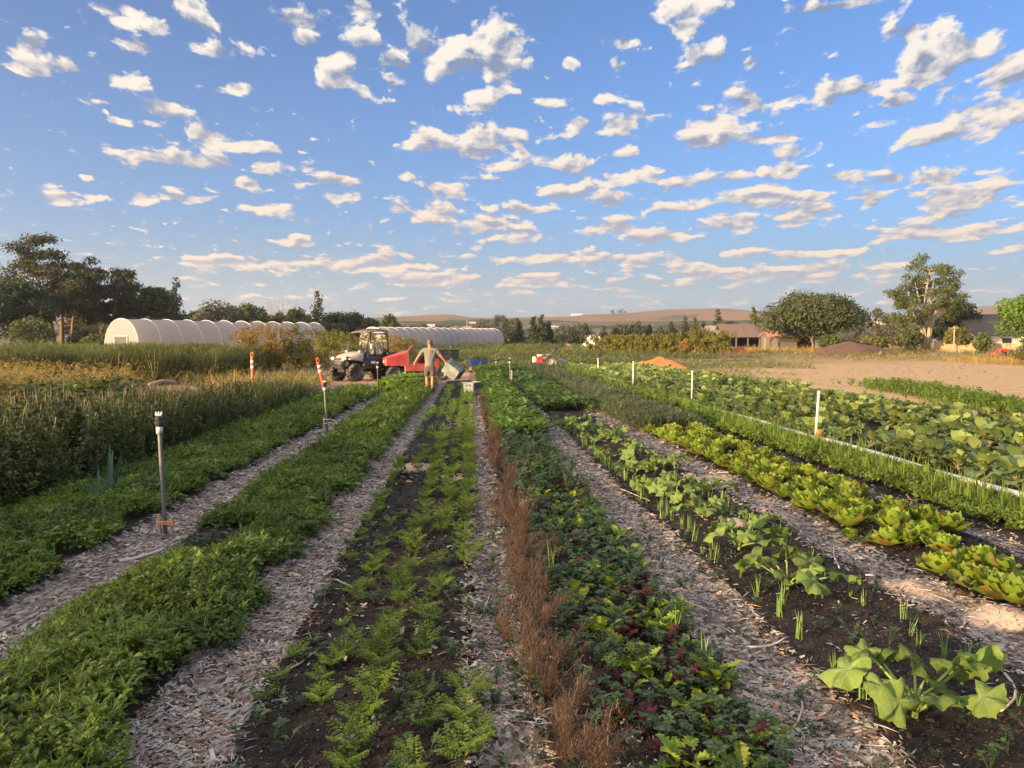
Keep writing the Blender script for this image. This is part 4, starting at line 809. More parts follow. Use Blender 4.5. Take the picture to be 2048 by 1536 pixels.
def wheel(root,loc,R_,w,yaw,name='wheel',knobs=16,rimc=None,sub=True):
    we=None; prof=[(R_*.55,-w*.42),(R_*.78,-w*.5),(R_*.93,-w*.47),(R_,-w*.33),(R_,w*.33),(R_*.93,w*.47),(R_*.78,w*.5),(R_*.55,w*.42),(R_*.5,w*.2),(R_*.5,-w*.2),(R_*.55,-w*.42)]
    ty=[lathe(prof,28,'y')]
    for k in range(knobs):
        for sd in(-1,1):
            a=2*PI*(k+.25*sd)/knobs; ty.append(box((0,0,0),(R_*.20,w*.40,R_*.09),(0,0,sd*.35)).xf(Matrix.Rotation(a,4,'Y')@Matrix.Translation((0,sd*w*.25,R_*1.01))))
    t=build(name,join(ty),TYR,root); t.location=loc; t.rotation_euler=(0,0,yaw)
    rm=[lathe([(0,-w*.1),(R_*.12,-w*.12),(R_*.2,-w*.04),(R_*.38,-w*.02),(R_*.44,-w*.30),(R_*.57,-w*.42),(R_*.57,-w*.38),(R_*.5,-w*.1),(R_*.5,w*.1),(R_*.57,w*.38),(R_*.57,w*.42),(R_*.44,w*.30),(R_*.38,w*.02),(R_*.2,w*.04),(R_*.12,w*.12),(0,w*.1)],24,'y')]
    for k in range(5): rm.append(lathe([(0,0),(.018,0),(.018,w*.34),(0,w*.34)],6,'y').xf(Matrix.Translation((R_*.26*math.cos(k*1.257),-w*.16,R_*.26*math.sin(k*1.257)))))
    build('rim',join(rm),rimc or RIM,t,True); return t
# ---------------------------------------------------------------- side by side utility vehicle: forward is -X, its left side is -Y
def utv():
    p=at(710,765); S=1.0; th=R(45); root=empty('utility_vehicle'); k=1.16
    # near front wheel stands at local (-.95,-.56)
    fx=-.92*k; fy=-.56*k; c,s=math.cos(th),math.sin(th); root.location=(p.x-(fx*c-fy*s),p.y+.15-(fx*s+fy*c),0.0); root.rotation_euler=(0,0,th); root.scale=(k,k,k)
    tag(root,'black two seat utility vehicle with dirty white hood, roof and cargo bed','utility vehicle')
    for x,y,st in((-.92,-.56,.0),(-.92,.56,.0),(.92,-.56,0),(.92,.56,0)): wheel(root,(x,y,.325),.325,.24,st)
    # hood: lofted, white shell
    def sec(x,w,z0,z1,z2): return [(x,-w,z0),(x,-w*.96,z1),(x,-w*.6,z2),(x,0,z2+.02),(x,w*.6,z2),(x,w*.96,z1),(x,w,z0)]
    hd=loft([sec(-1.24,.34,.80,.84,.87),sec(-1.14,.44,.80,.90,.94),sec(-.95,.52,.82,.97,1.02),sec(-.7,.55,.84,1.03,1.08),sec(-.52,.55,.86,1.05,1.11)],caps=False,closed=False)
    build('hood',join([hd,box((-.9,-.575,.83),(.62,.13,.07),(0,.12,0),.02),box((-.9,.575,.83),(.62,.13,.07),(0,.12,0),.02),box((-1.2,0,.775),(.1,.5,.09),(0,.2,0),.02)]),WHP,root,True)
    build('bumper',join([box((-1.25,0,.70),(.12,.66,.16),(0,.15,0),.03),box((-1.22,0,.56),(.08,.56,.14),(0,0,0),.02),tube([(-1.28,-.3,.48),(-1.36,-.3,.62),(-1.34,-.28,.74)],.02,6),tube([(-1.28,.3,.48),(-1.36,.3,.62),(-1.34,.28,.74)],.02,6),tube([(-1.36,-.3,.60),(-1.36,.3,.60)],.02,6)]),BLK,root)
    build('grille',join([box((-1.235,0,.845),(.05,.36,.10),(0,.25,0),.015)]+[box((-1.265,0,.82+i*.025),(.02,.34,.008)) for i in range(3)]+[box((-1.17,sd*.42,.87),(.22,.13,.16),(0,.1,sd*-.35),.03) for sd in(-1,1)]),BLK,root)
    for sd in(-1,1): build('headlight',lathe([(0,0),(.07,0),(.085,.02),(.06,.05),(0,.05)],12,'x').xf(Matrix.Translation((-1.30,sd*.33,.87))@Matrix.Diagonal((1,1.25,.8,1))),LGT,root,True)
    build('work_lamp',join([lathe([(0,-.03),(.035,-.03),(.04,.03),(0,.035)],10,'x',(-.60,y,1.13)) for y in(-.40,.40)]),LGT,root)
    build('dashboard',join([box((-.42,0,1.05),(.25,1.04,.14),(0,-.3,0),.04),box((-.38,0,.78),(.1,1.0,.5),bev=.03)]),BLK,root)
    build('chassis',join([box((0,0,.42),(2.2,.62,.12),bev=.02),box((.05,0,.50),(1.1,1.02,.06),bev=.02),box((-.92,0,.45),(.5,.4,.22),bev=.03),box((.92,0,.48),(.6,.5,.25),bev=.03)]+[tube([(x,sd*.2,.46),(x+.1*q,sd*.5,.36)],.022,6) for x in(-.92,.92) for sd in(-1,1) for q in(-1,1)]+[tube([(x,sd*.25,.75),(x,sd*.46,.40)],.04,8) for x in(-.92,.92) for sd in(-1,1)]),BLM,root)
    for sd in(-1,1):
        build('door',join([box((-.02,sd*.54,.68),(.72,.05,.40),bev=.03),box((-.02,sd*.57,.70),(.50,.03,.24),bev=.02)]),BLK,root)
        build('side_panel',join([box((.50,sd*.53,.62),(.36,.06,.40),bev=.03),box((-.44,sd*.50,.62),(.16,.14,.36),(0,.3,0),.03)]),BLK,root)
    build('label_plate',box((-.12,-.590,.72),(.20,.012,.09),bev=.004),WLAB,root)
    build('bench_seat',join([box((.22,0,.86),(.46,1.02,.14),(0,-.08,0),.05),box((.47,0,.72),(.10,1.0,.2),bev=.03)]+[box((.46,y,1.10),(.10,.44,.42),(0,.18,0),.05) for y in(-.26,.26)]),SEA,root,True)
    for y in(-.26,.26): build('headrest',box((.55,y,1.40),(.08,.24,.18),(0,.15,0),.04),SEA,root,True)
    w_=build('steering_wheel',join([tube([(.15*math.cos(a),.15*math.sin(a),0) for a in [2*PI*i/20 for i in range(21)]],.014,6,cap=False)]+[tube([(0,0,0),(.15*math.cos(a),.15*math.sin(a),0)],.01,5) for a in(0,2.1,4.2)]+[tube([(0,0,0),(0,0,-.3)],.018,6)]),BLM,root); w_.location=(-.20,-.26,1.17); w_.rotation_euler=(0,-.95,0)
    fr=[]
    for sd in(-1,1):
        fr+=[tube([(-.50,sd*.55,.95),(-.40,sd*.55,1.25),(-.16,sd*.52,1.84),(.05,sd*.50,1.90),(.55,sd*.50,1.90),(.62,sd*.52,1.80),(.66,sd*.54,.75)],.026,8),tube([(-.06,sd*.55,.90),(-.08,sd*.55,.50)],.02,6),tube([(.30,sd*.55,1.20),(.64,sd*.55,1.12)],.02,6),tube([(.30,sd*.55,1.20),(.28,sd*.55,.9)],.02,6)]
    fr+=[tube([(-.16,-.52,1.84),(-.16,.52,1.84)],.026,8),tube([(.62,-.52,1.80),(.62,.52,1.80)],.026,8),tube([(.64,-.54,1.18),(.64,.54,1.18)],.022,8),tube([(.63,-.5,1.75),(.64,.0,1.35),(.63,.5,1.75)],.012,6)]
    build('roll_cage',join(fr),BLM,root,True)
    def rs(x,z,w): return [(x,-w,z-.05),(x,-w*.9,z-.01),(x,-w*.45,z+.02),(x,0,z+.025),(x,w*.45,z+.02),(x,w*.9,z-.01),(x,w,z-.05),(x,w*.9,z-.05),(x,0,z-.02),(x,-w*.9,z-.05)]
    build('roof',join([loft([rs(-.34,1.86,.50),rs(-.2,1.91,.56),(rs(.1,1.95,.58)),rs(.45,1.95,.58),rs(.66,1.92,.56)])]+[box((.15,y,1.975),(.7,.04,.02),bev=.006) for y in(-.3,-.1,.1,.3)]),BRN,root)
    mr_=build('mirror',join([box((-.26,-.66,1.32),(.05,.12,.20),bev=.02),tube([(-.3,-.55,1.30),(-.26,-.62,1.32)],.012,5)]),WHP,root)
    bd=[box((1.12,0,.80),(1.06,1.20,.05),bev=.01),box((.62,0,.95),(.05,1.2,.28),bev=.015),box((1.64,0,.95),(.05,1.2,.28),bev=.015)]+[box((1.13,sd*.60,.95),(1.06,.05,.28),bev=.015) for sd in(-1,1)]+[box((1.13,sd*.625,1.08),(1.1,.03,.04),bev=.01) for sd in(-1,1)]+[box((x,-.632,.93),(.03,.015,.22)) for x in(.8,1.0,1.2,1.4)]
    build('cargo_bed',join(bd),BLK,root)
    for sd in(-1,1): build('fender',loft([[(.92+.44*math.cos(a),sd*.42,.33+.42*math.sin(a)),(.92+.44*math.cos(a),sd*.69,.33+.42*math.sin(a)),(.92+.47*math.cos(a),sd*.69,.33+.45*math.sin(a)),(.92+.47*math.cos(a),sd*.42,.33+.45*math.sin(a))] for a in [R(20+i*16) for i in range(9)]]),BLK,root)
utv()
# ---------------------------------------------------------------- red utility cart
def cart():
    root=empty('utility_cart'); p=at(788,763); th=R(20); k=1.14; fx,fy=-.98*k,-.50*k; c,s=math.cos(th),math.sin(th); root.location=(p.x-(fx*c-fy*s),p.y-(fx*s+fy*c),0); root.rotation_euler=(0,0,th); root.scale=(k,)*3
    tag(root,'faded red utility cart with sloping hood, bare steering wheel and black dump box','utility cart')
    for x,y in((-.98,-.52),(-.98,.52),(.92,-.52),(.92,.52)): wheel(root,(x,y,.28),.28,.24,.15 if x<0 else 0,rimc=GRYS,knobs=18)
    def sec(x,w,z0,z1): return [(x,-w,z0),(x,-w,z1-.03),(x,-w+.04,z1),(x,0,z1+.015),(x,w-.04,z1),(x,w,z1-.03),(x,w,z0),(x,0,z0)]
    build('hood',loft([sec(-1.32,.50,.64,.88),sec(-1.28,.54,.60,.91),sec(-.9,.58,.60,1.02),sec(-.45,.60,.58,1.16),sec(-.40,.60,.58,1.14)]),RED,root)
    for sd in(-1,1): build('headlight',lathe([(0,.0),(.055,.0),(.06,.02),(.05,.035),(0,.03)],14,'x').xf(Matrix.Translation((-1.352,sd*.36,.76))),LGO,root,True)
    for sd in(-1,1): build('side_body',join([box((-.10,sd*.57,.52),(.95,.05,.30),(0,.0,0),.02),box((.55,sd*.53,.62),(.55,.18,.46),bev=.03)]),RED,root)
    build('chassis',join([box((0,0,.36),(2.3,.6,.10),bev=.02),box((-.98,0,.34),(.10,.9,.08)),box((.92,0,.34),(.10,.9,.10)),box((0,0,.43),(1.1,1.08,.04)),box((-1.36,0,.46),(.07,.8,.10),bev=.02)]+[tube([(-.98,sd*.3,.6),(-.98,sd*.3,.3)],.03,6) for sd in(-1,1)]),BLM,root)
    build('bench_seat',join([box((.50,0,.93),(.46,1.0,.13),bev=.04),box((.76,0,1.12),(.09,1.0,.24),(0,.2,0),.04)]),SEA,root,True)
    col=build('steering_column',join([tube([(-.46,-.24,1.05),(-.14,-.24,1.40)],.022,8),tube([(-.46,-.18,1.05),(-.2,-.2,1.32)],.012,6)]),RED,root)
    w_=build('steering_wheel',join([tube([(.19*math.cos(a),.19*math.sin(a),0) for a in [2*PI*i/24 for i in range(25)]],.015,6,cap=False)]+[tube([(0,0,-.02),(.18*math.cos(a),.18*math.sin(a),0)],.012,5) for a in(.4,2.5,4.6)]),BLM,root); w_.location=(-.12,-.24,1.42); w_.rotation_euler=(.25,-.95,0)
    build('dump_box',join([box((1.12,0,.86),(.98,1.16,.05)),box((.65,0,1.02),(.05,1.16,.34),bev=.01),box((1.60,0,1.02),(.05,1.16,.34),bev=.01)]+[box((1.12,sd*.58,1.02),(1.0,.05,.34),bev=.01) for sd in(-1,1)]+[tube([(.62,sd*.6,1.2),(1.63,sd*.6,1.2)],.025,6) for sd in(-1,1)]),BLK,root)
    build('rear_guard',join([box((1.62,0,.50),(.08,.9,.12),bev=.02),box((1.3,-.56,.66),(.5,.05,.16),bev=.01)]),GRYS,root)
cart()
# ---------------------------------------------------------------- storage totes
TOT=mat('grey_tote_plastic',(.125,.15,.145),.55,var=.12,vs=5,dirt=3.0,dcol=(.30,.27,.22)); TOD=mat('dark_tote_plastic',(.10,.12,.13),.55,var=.12)
def tote(name,m,label,L=.60,W=.42,H=.40):
    root=empty(name); tag(root,label,'storage tote','grey plastic totes'); t=.012; a=.86
    def ringp(l,w,z,r=.05):
        o=[]
        for cx,cy,a0 in((l/2-r,w/2-r,0),(-l/2+r,w/2-r,90),(-l/2+r,-w/2+r,180),(l/2-r,-w/2+r,270)):
            for i in range(4): an=R(a0+i*30); o.append((cx+r*math.cos(an),cy+r*math.sin(an),z))
        return o
    sh_=loft([ringp(L*a,W*a,.0),ringp(L*a,W*a,.004),ringp(L*.97,W*.97,H*.80),ringp(L*.97,W*.97,H),ringp(L*.97-2*t,W*.97-2*t,H),ringp(L*a-2*t,W*a-2*t,t)],caps=True)
    build('shell',sh_,m,root); build('rim',join([loft([ringp(L+.03,W+.03,H-.035),ringp(L+.04,W+.04,H),ringp(L+.03,W+.03,H+.006),ringp(L*.95,W*.95,H+.006),ringp(L*.95,W*.95,H-.035)],caps=False)]),m,root)
    for sx in(-1,1): build('handle',join([box((sx*(L/2+.015),0,H-.075),(.03,.18,.03),bev=.01),box((sx*(L/2-.01),.08,H-.09),(.05,.02,.07),bev=.006),box((sx*(L/2-.01),-.08,H-.09),(.05,.02,.07),bev=.006)]),TOD,root)
    build('side_rib',join([box((x,sy*(W*.475),H*.48),(.02,.03,H*.66),(sy*.07,0,0),.006) for x in(-.18,-.06,.06,.18) for sy in(-1,1)]),m,root)
    return root
p=at(945,790); t=tote('storage_tote',TOT,'open grey plastic tote standing on the path behind the fennel row'); t.location=(p.x,p.y,.02); t.rotation_euler=(0,0,R(62))
build('grip_slot',box((0,-.222,.30),(.16,.02,.045),bev=.01),TOD,t)
# ---------------------------------------------------------------- the man
SKN=mat('skin',(.42,.165,.095),.55,var=.12,vs=14); SHR=mat('heather_grey_cotton',(.165,.16,.14),.9,var=.12,vs=10,bump=.35,bs=12); SHO=mat('brown_grey_cotton',(.085,.07,.06),.9,var=.15,vs=12,bump=.3,bs=14); CAP=mat('olive_cap_cloth',(.10,.115,.085),.9,var=.2,vs=20); HAI=mat('short_hair',(.13,.075,.05),.8); SHE=mat('dark_shoe',(.025,.025,.035),.7); SOC=mat('dark_sock',(.05,.05,.06),.9)
def skin(name,nodes,edges,m,parent,sub=2,root_i=0):
    me=bpy.data.meshes.new(name); me.from_pydata([n[0] for n in nodes],edges,[]); o=bpy.data.objects.new(name,me); COL.objects.link(o)
    sk=o.modifiers.new('skin','SKIN'); sk.use_smooth_shade=True; sb=o.modifiers.new('sub','SUBSURF'); sb.levels=sub; sb.render_levels=sub
    lay=me.skin_vertices[0] if me.skin_vertices else None
    if lay is None: bpy.context.view_layer.objects.active=o
    for i,n in enumerate(nodes):
        r=n[1]; lay.data[i].radius=(r,r) if np.isscalar(r) else r; lay.data[i].use_root=(i==root_i)
    dg=bpy.context.evaluated_depsgraph_get(); ev=o.evaluated_get(dg); me2=bpy.data.meshes.new_from_object(ev); me2.name=name; bpy.data.objects.remove(o); me2.materials.clear(); me2.materials.append(m)
    me2.polygons.foreach_set('use_smooth',[True]*len(me2.polygons)); return link(name,me2,parent)
def person():
    p=at(860,787); root=empty('person',(p.x,p.y,.03)); tag(root,'man seen from behind in grey shirt, brown shorts and cap, carrying a grey tote','person')
    # facing +Y (away); joints
    J=dict(pel=((.0,.0,.93),(.155,.115)),waist=((0,.01,1.08),(.15,.11)),chest=((0,.03,1.28),(.175,.12)),neckb=((0,.03,1.46),(.085,.075)),neck=((0,.045,1.53),.058),head=((.0,.07,1.62),(.080,.095)),crown=((.0,.075,1.70),(.070,.082)),
     ls=((-.19,.03,1.42),.060),le=((-.37,.02,1.21),.046),lw=((-.50,.07,1.00),.031),lh=((-.535,.085,.945),.034),
     rs=((.19,.03,1.42),.060),re=((.37,.0,1.22),.047),rw=((.50,.05,1.045),.032),rh=((.545,.065,1.00),.036),
     lhp=((-.095,.0,.88),.098),lk=((-.105,.06,.50),.058),lc=((-.10,.05,.36),.060),la=((-.09,.02,.10),.038),lf=((-.10,.13,.045),.036),
     rhp=((.095,.0,.88),.098),rk=((.09,-.0,.50),.058),rc=((.085,-.04,.36),.060),ra=((.08,-.06,.11),.038),rf=((.085,.06,.05),.036))
    names=list(J); ix={n:i for i,n in enumerate(names)}
    E_=[('pel','waist'),('waist','chest'),('chest','neckb'),('neckb','neck'),('neck','head'),('head','crown'),('chest','ls'),('ls','le'),('le','lw'),('lw','lh'),('chest','rs'),('rs','re'),('re','rw'),('rw','rh'),('pel','lhp'),('lhp','lk'),('lk','lc'),('lc','la'),('la','lf'),('pel','rhp'),('rhp','rk'),('rk','rc'),('rc','ra'),('ra','rf')]
    nodes=[J[n] for n in names]; edges=[(ix[a],ix[b]) for a,b in E_]
    # fingers and thumbs rooted in the palms
    def fingers(h,d,side,curl):
        hp=Vector(J[h][0]); d=Vector(d).normalized(); sdv=Vector((0,1,0)); dn=d.cross(sdv).normalized()*side
        for k,(o_,L) in enumerate(((-.027,.060),(-.009,.070),(.009,.066),(.027,.052))):
            a=hp+sdv*o_+d*.022; prev=ix[h]
            for q in(1,2,3):
                ang=curl*q; a=a+(d*math.cos(ang)+dn*math.sin(ang))*L/2.4; nodes.append((tuple(a),.0095-.001*q)); edges.append((prev,len(nodes)-1)); prev=len(nodes)-1
        a=hp-sdv*.035; nodes.append((tuple(a+dn*.02+d*.0),.011)); edges.append((ix[h],len(nodes)-1)); nodes.append((tuple(a+dn*.035+d*.03-sdv*.008),.009)); edges.append((len(nodes)-2,len(nodes)-1))
    fingers('lh',(-.25,.15,-.95),1,.35); fingers('rh',(.6,.1,-.75),-1,.75)
    body=skin('body',nodes,edges,SKN,root,2,0)
    def face(loc,s): return lathe([(0,-s),(s*.7,-s*.7),(s,0),(s*.7,s*.7),(0,s)],8).xf(Matrix.Translation(loc))
    build('ear',join([face((sd*.085,.065,1.615),.020).xf(Matrix.Identity(4)) for sd in(-1,1)]),SKN,root,True)
    build('nose',loft([[(-.012,.165,1.60),(.012,.165,1.60),(0,.195,1.598)],[(-.006,.165,1.645),(.006,.165,1.645),(0,.172,1.645)]]),SKN,root,True)
    build('eye',join([lathe([(0,-.011),(.009,0),(0,.011)],8).xf(Matrix.Translation((sd*.032,.155,1.640))) for sd in(-1,1)]),WLAB,root,True)
    build('mouth',box((0,.158,1.570),(.045,.010,.008),bev=.002),RED,root)
    build('hair',lathe([(.095,-.06),(.100,-.02),(.096,.03),(.08,.06)],18).xf(Matrix.Translation((0,.062,1.655))@Matrix.Diagonal((.93,1.0,.75,1))),HAI,root,True)
    build('cap',join([lathe([(.098,.0),(.102,.02),(.098,.055),(.078,.092),(.04,.110),(0,.114)],22).xf(Matrix.Translation((0,.075,1.655))@Matrix.Rotation(-.12,4,'X')@Matrix.Diagonal((.93,1.06,1,1))),box((0,.195,1.675),(.14,.11,.012),(-.25,0,0),.005)]),CAP,root,True)
    sh=[((0,-.005,.84),(.168,.128)),((0,-.005,.93),(.168,.128)),((0,.005,1.06),(.172,.130)),((0,.025,1.24),(.188,.135)),((0,.03,1.41),(.160,.105)),((0,.035,1.475),(.078,.070)),((-.19,.03,1.425),.078),((-.275,.027,1.33),.078),((-.325,.025,1.265),.076),((.19,.03,1.425),.078),((.275,.02,1.33),.078),((.325,.012,1.27),.078)]
    skin('shirt',sh,[(0,1),(1,2),(2,3),(3,4),(4,5),(4,6),(6,7),(7,8),(4,9),(9,10),(10,11)],SHR,root,2,3)
    sh=[((0,.0,.95),(.160,.122)),((0,.0,.86),(.158,.120)),((-.100,.015,.76),.108),((-.108,.045,.62),.100),((-.110,.058,.53),.098),((.100,.0,.76),.108),((.098,.0,.62),.100),((.095,-.005,.53),.098)]
    skin('shorts',sh,[(0,1),(1,2),(2,3),(3,4),(1,5),(5,6),(6,7)],SHO,root,2,1)
    for x,y,z,tl in((-.10,.045,0.0,.0),(.085,-.03,0.012,.2)):
        s_=build('shoe',loft([[(x+w*math.cos(a),y+yy+.0,z+.0+h*(.5+.5*math.sin(a))) for a in [2*PI*i/10 for i in range(10)]] for yy,w,h in((-.075,.028,.07),(-.055,.042,.10),(0,.042,.105),(.06,.048,.085),(.13,.052,.06),(.175,.045,.05),(.195,.02,.03))]),SHE,root,True)
        build('sock',tube([(x+.005,y-.02,z+.09),(x+.004,y-.01,z+.17)],[.048,.046],10),SOC,root,True)
    # the tote he carries, hanging tilted from his right hand
    hnd=Vector((.545,.065,1.00)); c=tote('storage_tote',TOT,'grey plastic tote hanging tilted from the walking man\'s right hand',.62,.44,.42)
    M=Matrix.Translation(root.location+hnd)@Euler((R(8),R(38),R(-18))).to_matrix().to_4x4()@Matrix.Rotation(R(180),4,'Y')@Matrix.Translation((-.325,0,-.345))
    M=Matrix.Translation(root.location+hnd+Vector((0,0,-.03)))@Matrix.Rotation(R(-12),4,'Z')@Matrix.Rotation(R(38),4,'Y')@Matrix.Rotation(R(-78),4,'X')@Matrix.Translation((.325,0,-.345))
    c.matrix_world=M
person()
# ---------------------------------------------------------------- blue wheelbarrow heaped with pulled weeds
def barrow():
    BLU=mat('blue_plastic_tray',(.012,.045,.33),.45,var=.15,dirt=3.5,dcol=(.10,.10,.14)); root=empty('wheelbarrow'); p=at(941,744); root.location=(p.x-.0,p.y,float(gz(0,p.y))); root.rotation_euler=(0,0,R(12))
    root.scale=(1.08,)*3; tag(root,'blue two handled wheelbarrow parked beside the cross path','wheelbarrow')
    def s(x,w,z0,z1,w0): return [(x,-w0,z0),(x,-w,z1),(x,-w-.02,z1+.01),(x,-w0-.02,z0-.02),(x,w0+.02,z0-.02),(x,w+.02,z1+.01),(x,w,z1),(x,w0,z0)]
    build('tray',join([loft([s(-.10,.30,.62,.70,.28),s(.10,.33,.38,.69,.18),s(.55,.34,.36,.68,.2),s(.95,.36,.60,.70,.33)],closed=True)]),BLU,root)
    wheel(root,(-.05,0,.20),.20,.10,0,rimc=WHP,knobs=14)
    build('frame',join([tube([(-.15,sd*.08,.20),(.15,sd*.22,.33),(.8,sd*.26,.40),(1.1,sd*.27,.56),(1.65,sd*.29,.66)],.018,8) for sd in(-1,1)]+[tube([(.35,sd*.23,.34),(.55,sd*.24,.02),(.75,sd*.25,.02),(.85,sd*.26,.40)],.014,6) for sd in(-1,1)]),BLM,root,True)
    for sd in(-1,1): build('grip',tube([(1.60,sd*.288,.655),(1.76,sd*.292,.68)],.024,8),BLM,root,True)
    n=260; x=U(0,.92,n); y=U(-.32,.32,n); r=np.clip(1-((x-.45)/.6)**2-(y/.42)**2,0,1); pos=np.stack([x,y,.62+r*.26*U(.5,1,n)],-1)
    wl=multi([tuft(6,.30,.03,s_,pit=(-.3,1.2)) for s_ in range(3)],pos,U(0,6.28,n),U(.6,1.2,n),rng.normal(0,.6,n),rng.normal(0,.6,n)); o=build('pulled_weeds',wl.withmat(0),[GRD]); o.location=root.location; o.rotation_euler=root.rotation_euler; o.scale=root.scale
    tag(o,'heap of pulled wilted weeds piled in the blue wheelbarrow','weed heap',kind='stuff')
barrow()
# ---------------------------------------------------------------- walk behind tractor with flail mower
def tractor():
    root=empty('walking_tractor'); p=at(1095,735); root.location=(p.x,p.y,float(gz(0,p.y))); root.rotation_euler=(0,0,R(6)); k=1.30; root.scale=(k,)*3
    tag(root,'two wheeled walking tractor with red engine, long raised handlebars and dark mower deck','walking tractor')
    ERED=mat('engine_red',(.60,.02,.03),.4,var=.1); GRB=mat('grey_blue_paint',(.10,.14,.16),.4,var=.2,dirt=4.0); BLD=mat('dark_blue_paint',(.03,.05,.10),.4,dirt=5.0,dcol=(.14,.14,.16)); CRM=mat('cream_cover',(.66,.60,.45),.5,dirt=5.0)
    for y in(-.28,.28): wheel(root,(.05,y,.30),.30,.18,0,rimc=WHP,knobs=14)
    build('engine',join([box((-.42,0,.36),(.34,.36,.28),bev=.04),lathe([(0,0),(.15,0),(.17,.05),(.13,.13),(0,.15)],18,'x').xf(Matrix.Translation((-.6,0,.36))),box((-.33,-.16,.30),(.14,.10,.24),bev=.03)]),ERED,root)
    build('engine_shroud',join([box((-.68,0,.40),(.16,.34,.32),bev=.04),box((-.62,0,.40),(.05,.38,.05))]),CRM,root)
    build('fuel_tank',box((-.36,.02,.60),(.34,.30,.14),bev=.05),CRM,root,True)
    build('bumper',join([tube([(-.75,-.22,.16),(-.80,-.22,.20),(-.80,.22,.20),(-.75,.22,.16)],.018,6),tube([(-.78,-.22,.18),(-.3,-.22,.14)],.015,6),tube([(-.78,.22,.18),(-.3,.22,.14)],.015,6)]),ERED,root)
    build('gearbox',join([box((-.05,0,.42),(.42,.22,.26),bev=.04),box((.1,0,.62),(.36,.3,.10),(0,.2,0),.03),tube([(.05,-.3,.30),(.05,.3,.30)],.05,10)]),GRB,root,True)
    hb_=[tube([(.05,sd*.07,.62),(.55,sd*.12,1.02),(1.0,sd*.22,1.34),(1.22,sd*.26,1.42)],.020,8) for sd in(-1,1)]+[tube([(.10,0,.60),(.62,0,1.04),(.80,0,1.25)],.028,8),tube([(.8,-.2,1.22),(.8,.2,1.22)],.015,6),tube([(.3,.03,.80),(.62,.05,1.25),(.55,.06,1.42)],.010,6),tube([(.3,-.03,.80),(.70,-.05,1.15),(.72,-.06,1.38)],.010,6)]
    build('handlebar',join(hb_),BLM,root,True)
    for sd in(-1,1): build('grip',tube([(1.15,sd*.25,1.40),(1.30,sd*.27,1.44)],.028,8),BLK,root)
    build('mower_deck',join([box((.62,0,.26),(.62,.86,.22),bev=.05),box((.40,0,.36),(.3,.5,.14),bev=.04),box((.88,0,.18),(.2,.80,.12),(0,-.3,0),.03),tube([(.95,-.42,.12),(.95,.42,.12)],.05,10)]),BLD,root)
    build('deck_frame',join([tube([(.35,-.44,.33),(.62,-.44,.44),(.95,-.44,.30)],.018,6),tube([(.35,.44,.33),(.62,.44,.44),(.95,.44,.30)],.018,6),box((.60,0,.42),(.50,.10,.04))]),GRYS,root)
tractor()
# ---------------------------------------------------------------- orange marker posts
def post(px,pyt,Y,lean,m,label,h=1.12):
    t=atY(px,pyt,Y); root=empty('marker_post',(t.x-lean[0]*h,t.y-lean[1]*h,t.z-h)); root.rotation_euler=(-lean[1],lean[0],0); tag(root,label,'marker post','orange traffic marker posts')
    build('post',join([lathe([(.040,0),(.046,h*.5),(.052,h*.84),(.055,h*.86),(.05,h*.88)],16),lathe([(.20,-.01),(.20,.03),(.06,.06),(.04,.08)],8)]),m,root,True)
    a=[tube([(sx*.040,0,h*.86),(sx*.034,0,h*.97),(0,0,h*1.0)],[.02,.018,.016],8) for sx in(-1,1)]
    build('loop_handle',join(a),m,root,True)
    for z in(.60,.74): build('reflective_band',lathe([(.046+.010*z,h*z-.045),(.053+.002*z,h*z-.045),(.054+.002*z,h*z+.045),(.046+.01*z,h*z+.045)],16),REF,root,True)
post(504,704,26.5,(.0,.0),ORG,'upright orange marker post with two white bands, left among weeds',1.28); post(634,714,25.6,(-.20,0),ORR,'leaning red orange marker post beside the utility vehicle',1.15)
# ---------------------------------------------------------------- sprinkler risers
def sprinkler(px,py,pxt,pyt,kind,label,s=1.0):
    b=at(px,py); t=atY(pxt,pyt,b.y); h=t.z-b.z; dx=t.x-b.x; root=empty('sprinkler_riser',tuple(b)); tag(root,label,'sprinkler riser','sprinkler risers in rows'); 
    f=lambda z: dx*z/h
    if kind=='grey' or kind=='black':
        r=.016*s
        build('pipe',tube([(f(z),0,z) for z in(-.05,h*.25,h*.5,h*.75,h-.16)],r,10),GPI if kind=='grey' else BLM,root,True)
        build('coupling',tube([(f(h-.19),0,h-.19),(f(h-.13),0,h-.13)],.025*s,12),PVC,root,True)
        hd=build('sprinkler_head',join([lathe([(.012,0),(.022,.01),(.030,.03),(.032,.045),(.020,.055),(.024,.06),(.026,.085),(.012,.10),(0,.10)],14).xf(Matrix.Diagonal((1.2*s,1.2*s,1,1))),box((.024*s,0,.08),(.02,.03,.06),bev=.004)]),BLK,root); hd.location=(f(h-.13),0,h-.13)
        nz=build('nozzle',join([box((x,0,.118),(.014,.022,.03),bev=.003) for x in(-.022,0,.022)]+[box((0,0,.105),(.060,.03,.014),bev=.003)]),PVC,hd)
    elif kind=='pvc':
        build('pipe',tube([(f(z),0,z) for z in(-.02,h*.3,h*.6,h-.03)],.017*s,10),PVC,root,True)
        build('sprinkler_head',join([tube([(f(h-.05),0,h-.06),(f(h),0,h+.03)],.022*s,10),box((f(h)+.02,0,h+.02),(.05,.02,.03),bev=.005)]),BLM,root)
        build('coupling',tube([(f(h-.09),0,h-.12),(f(h-.05),0,h-.06)],.023*s,12),PVC,root,True)
    else:
        build('pipe',tube([(f(z),0,z) for z in(-.02,h*.5,h)],.018*s,10),PVC,root,True); build('coupling',tube([(f(h-.09),0,h-.07),(f(h),0,h)],.024*s,12),PVC,root,True)
    return root,h
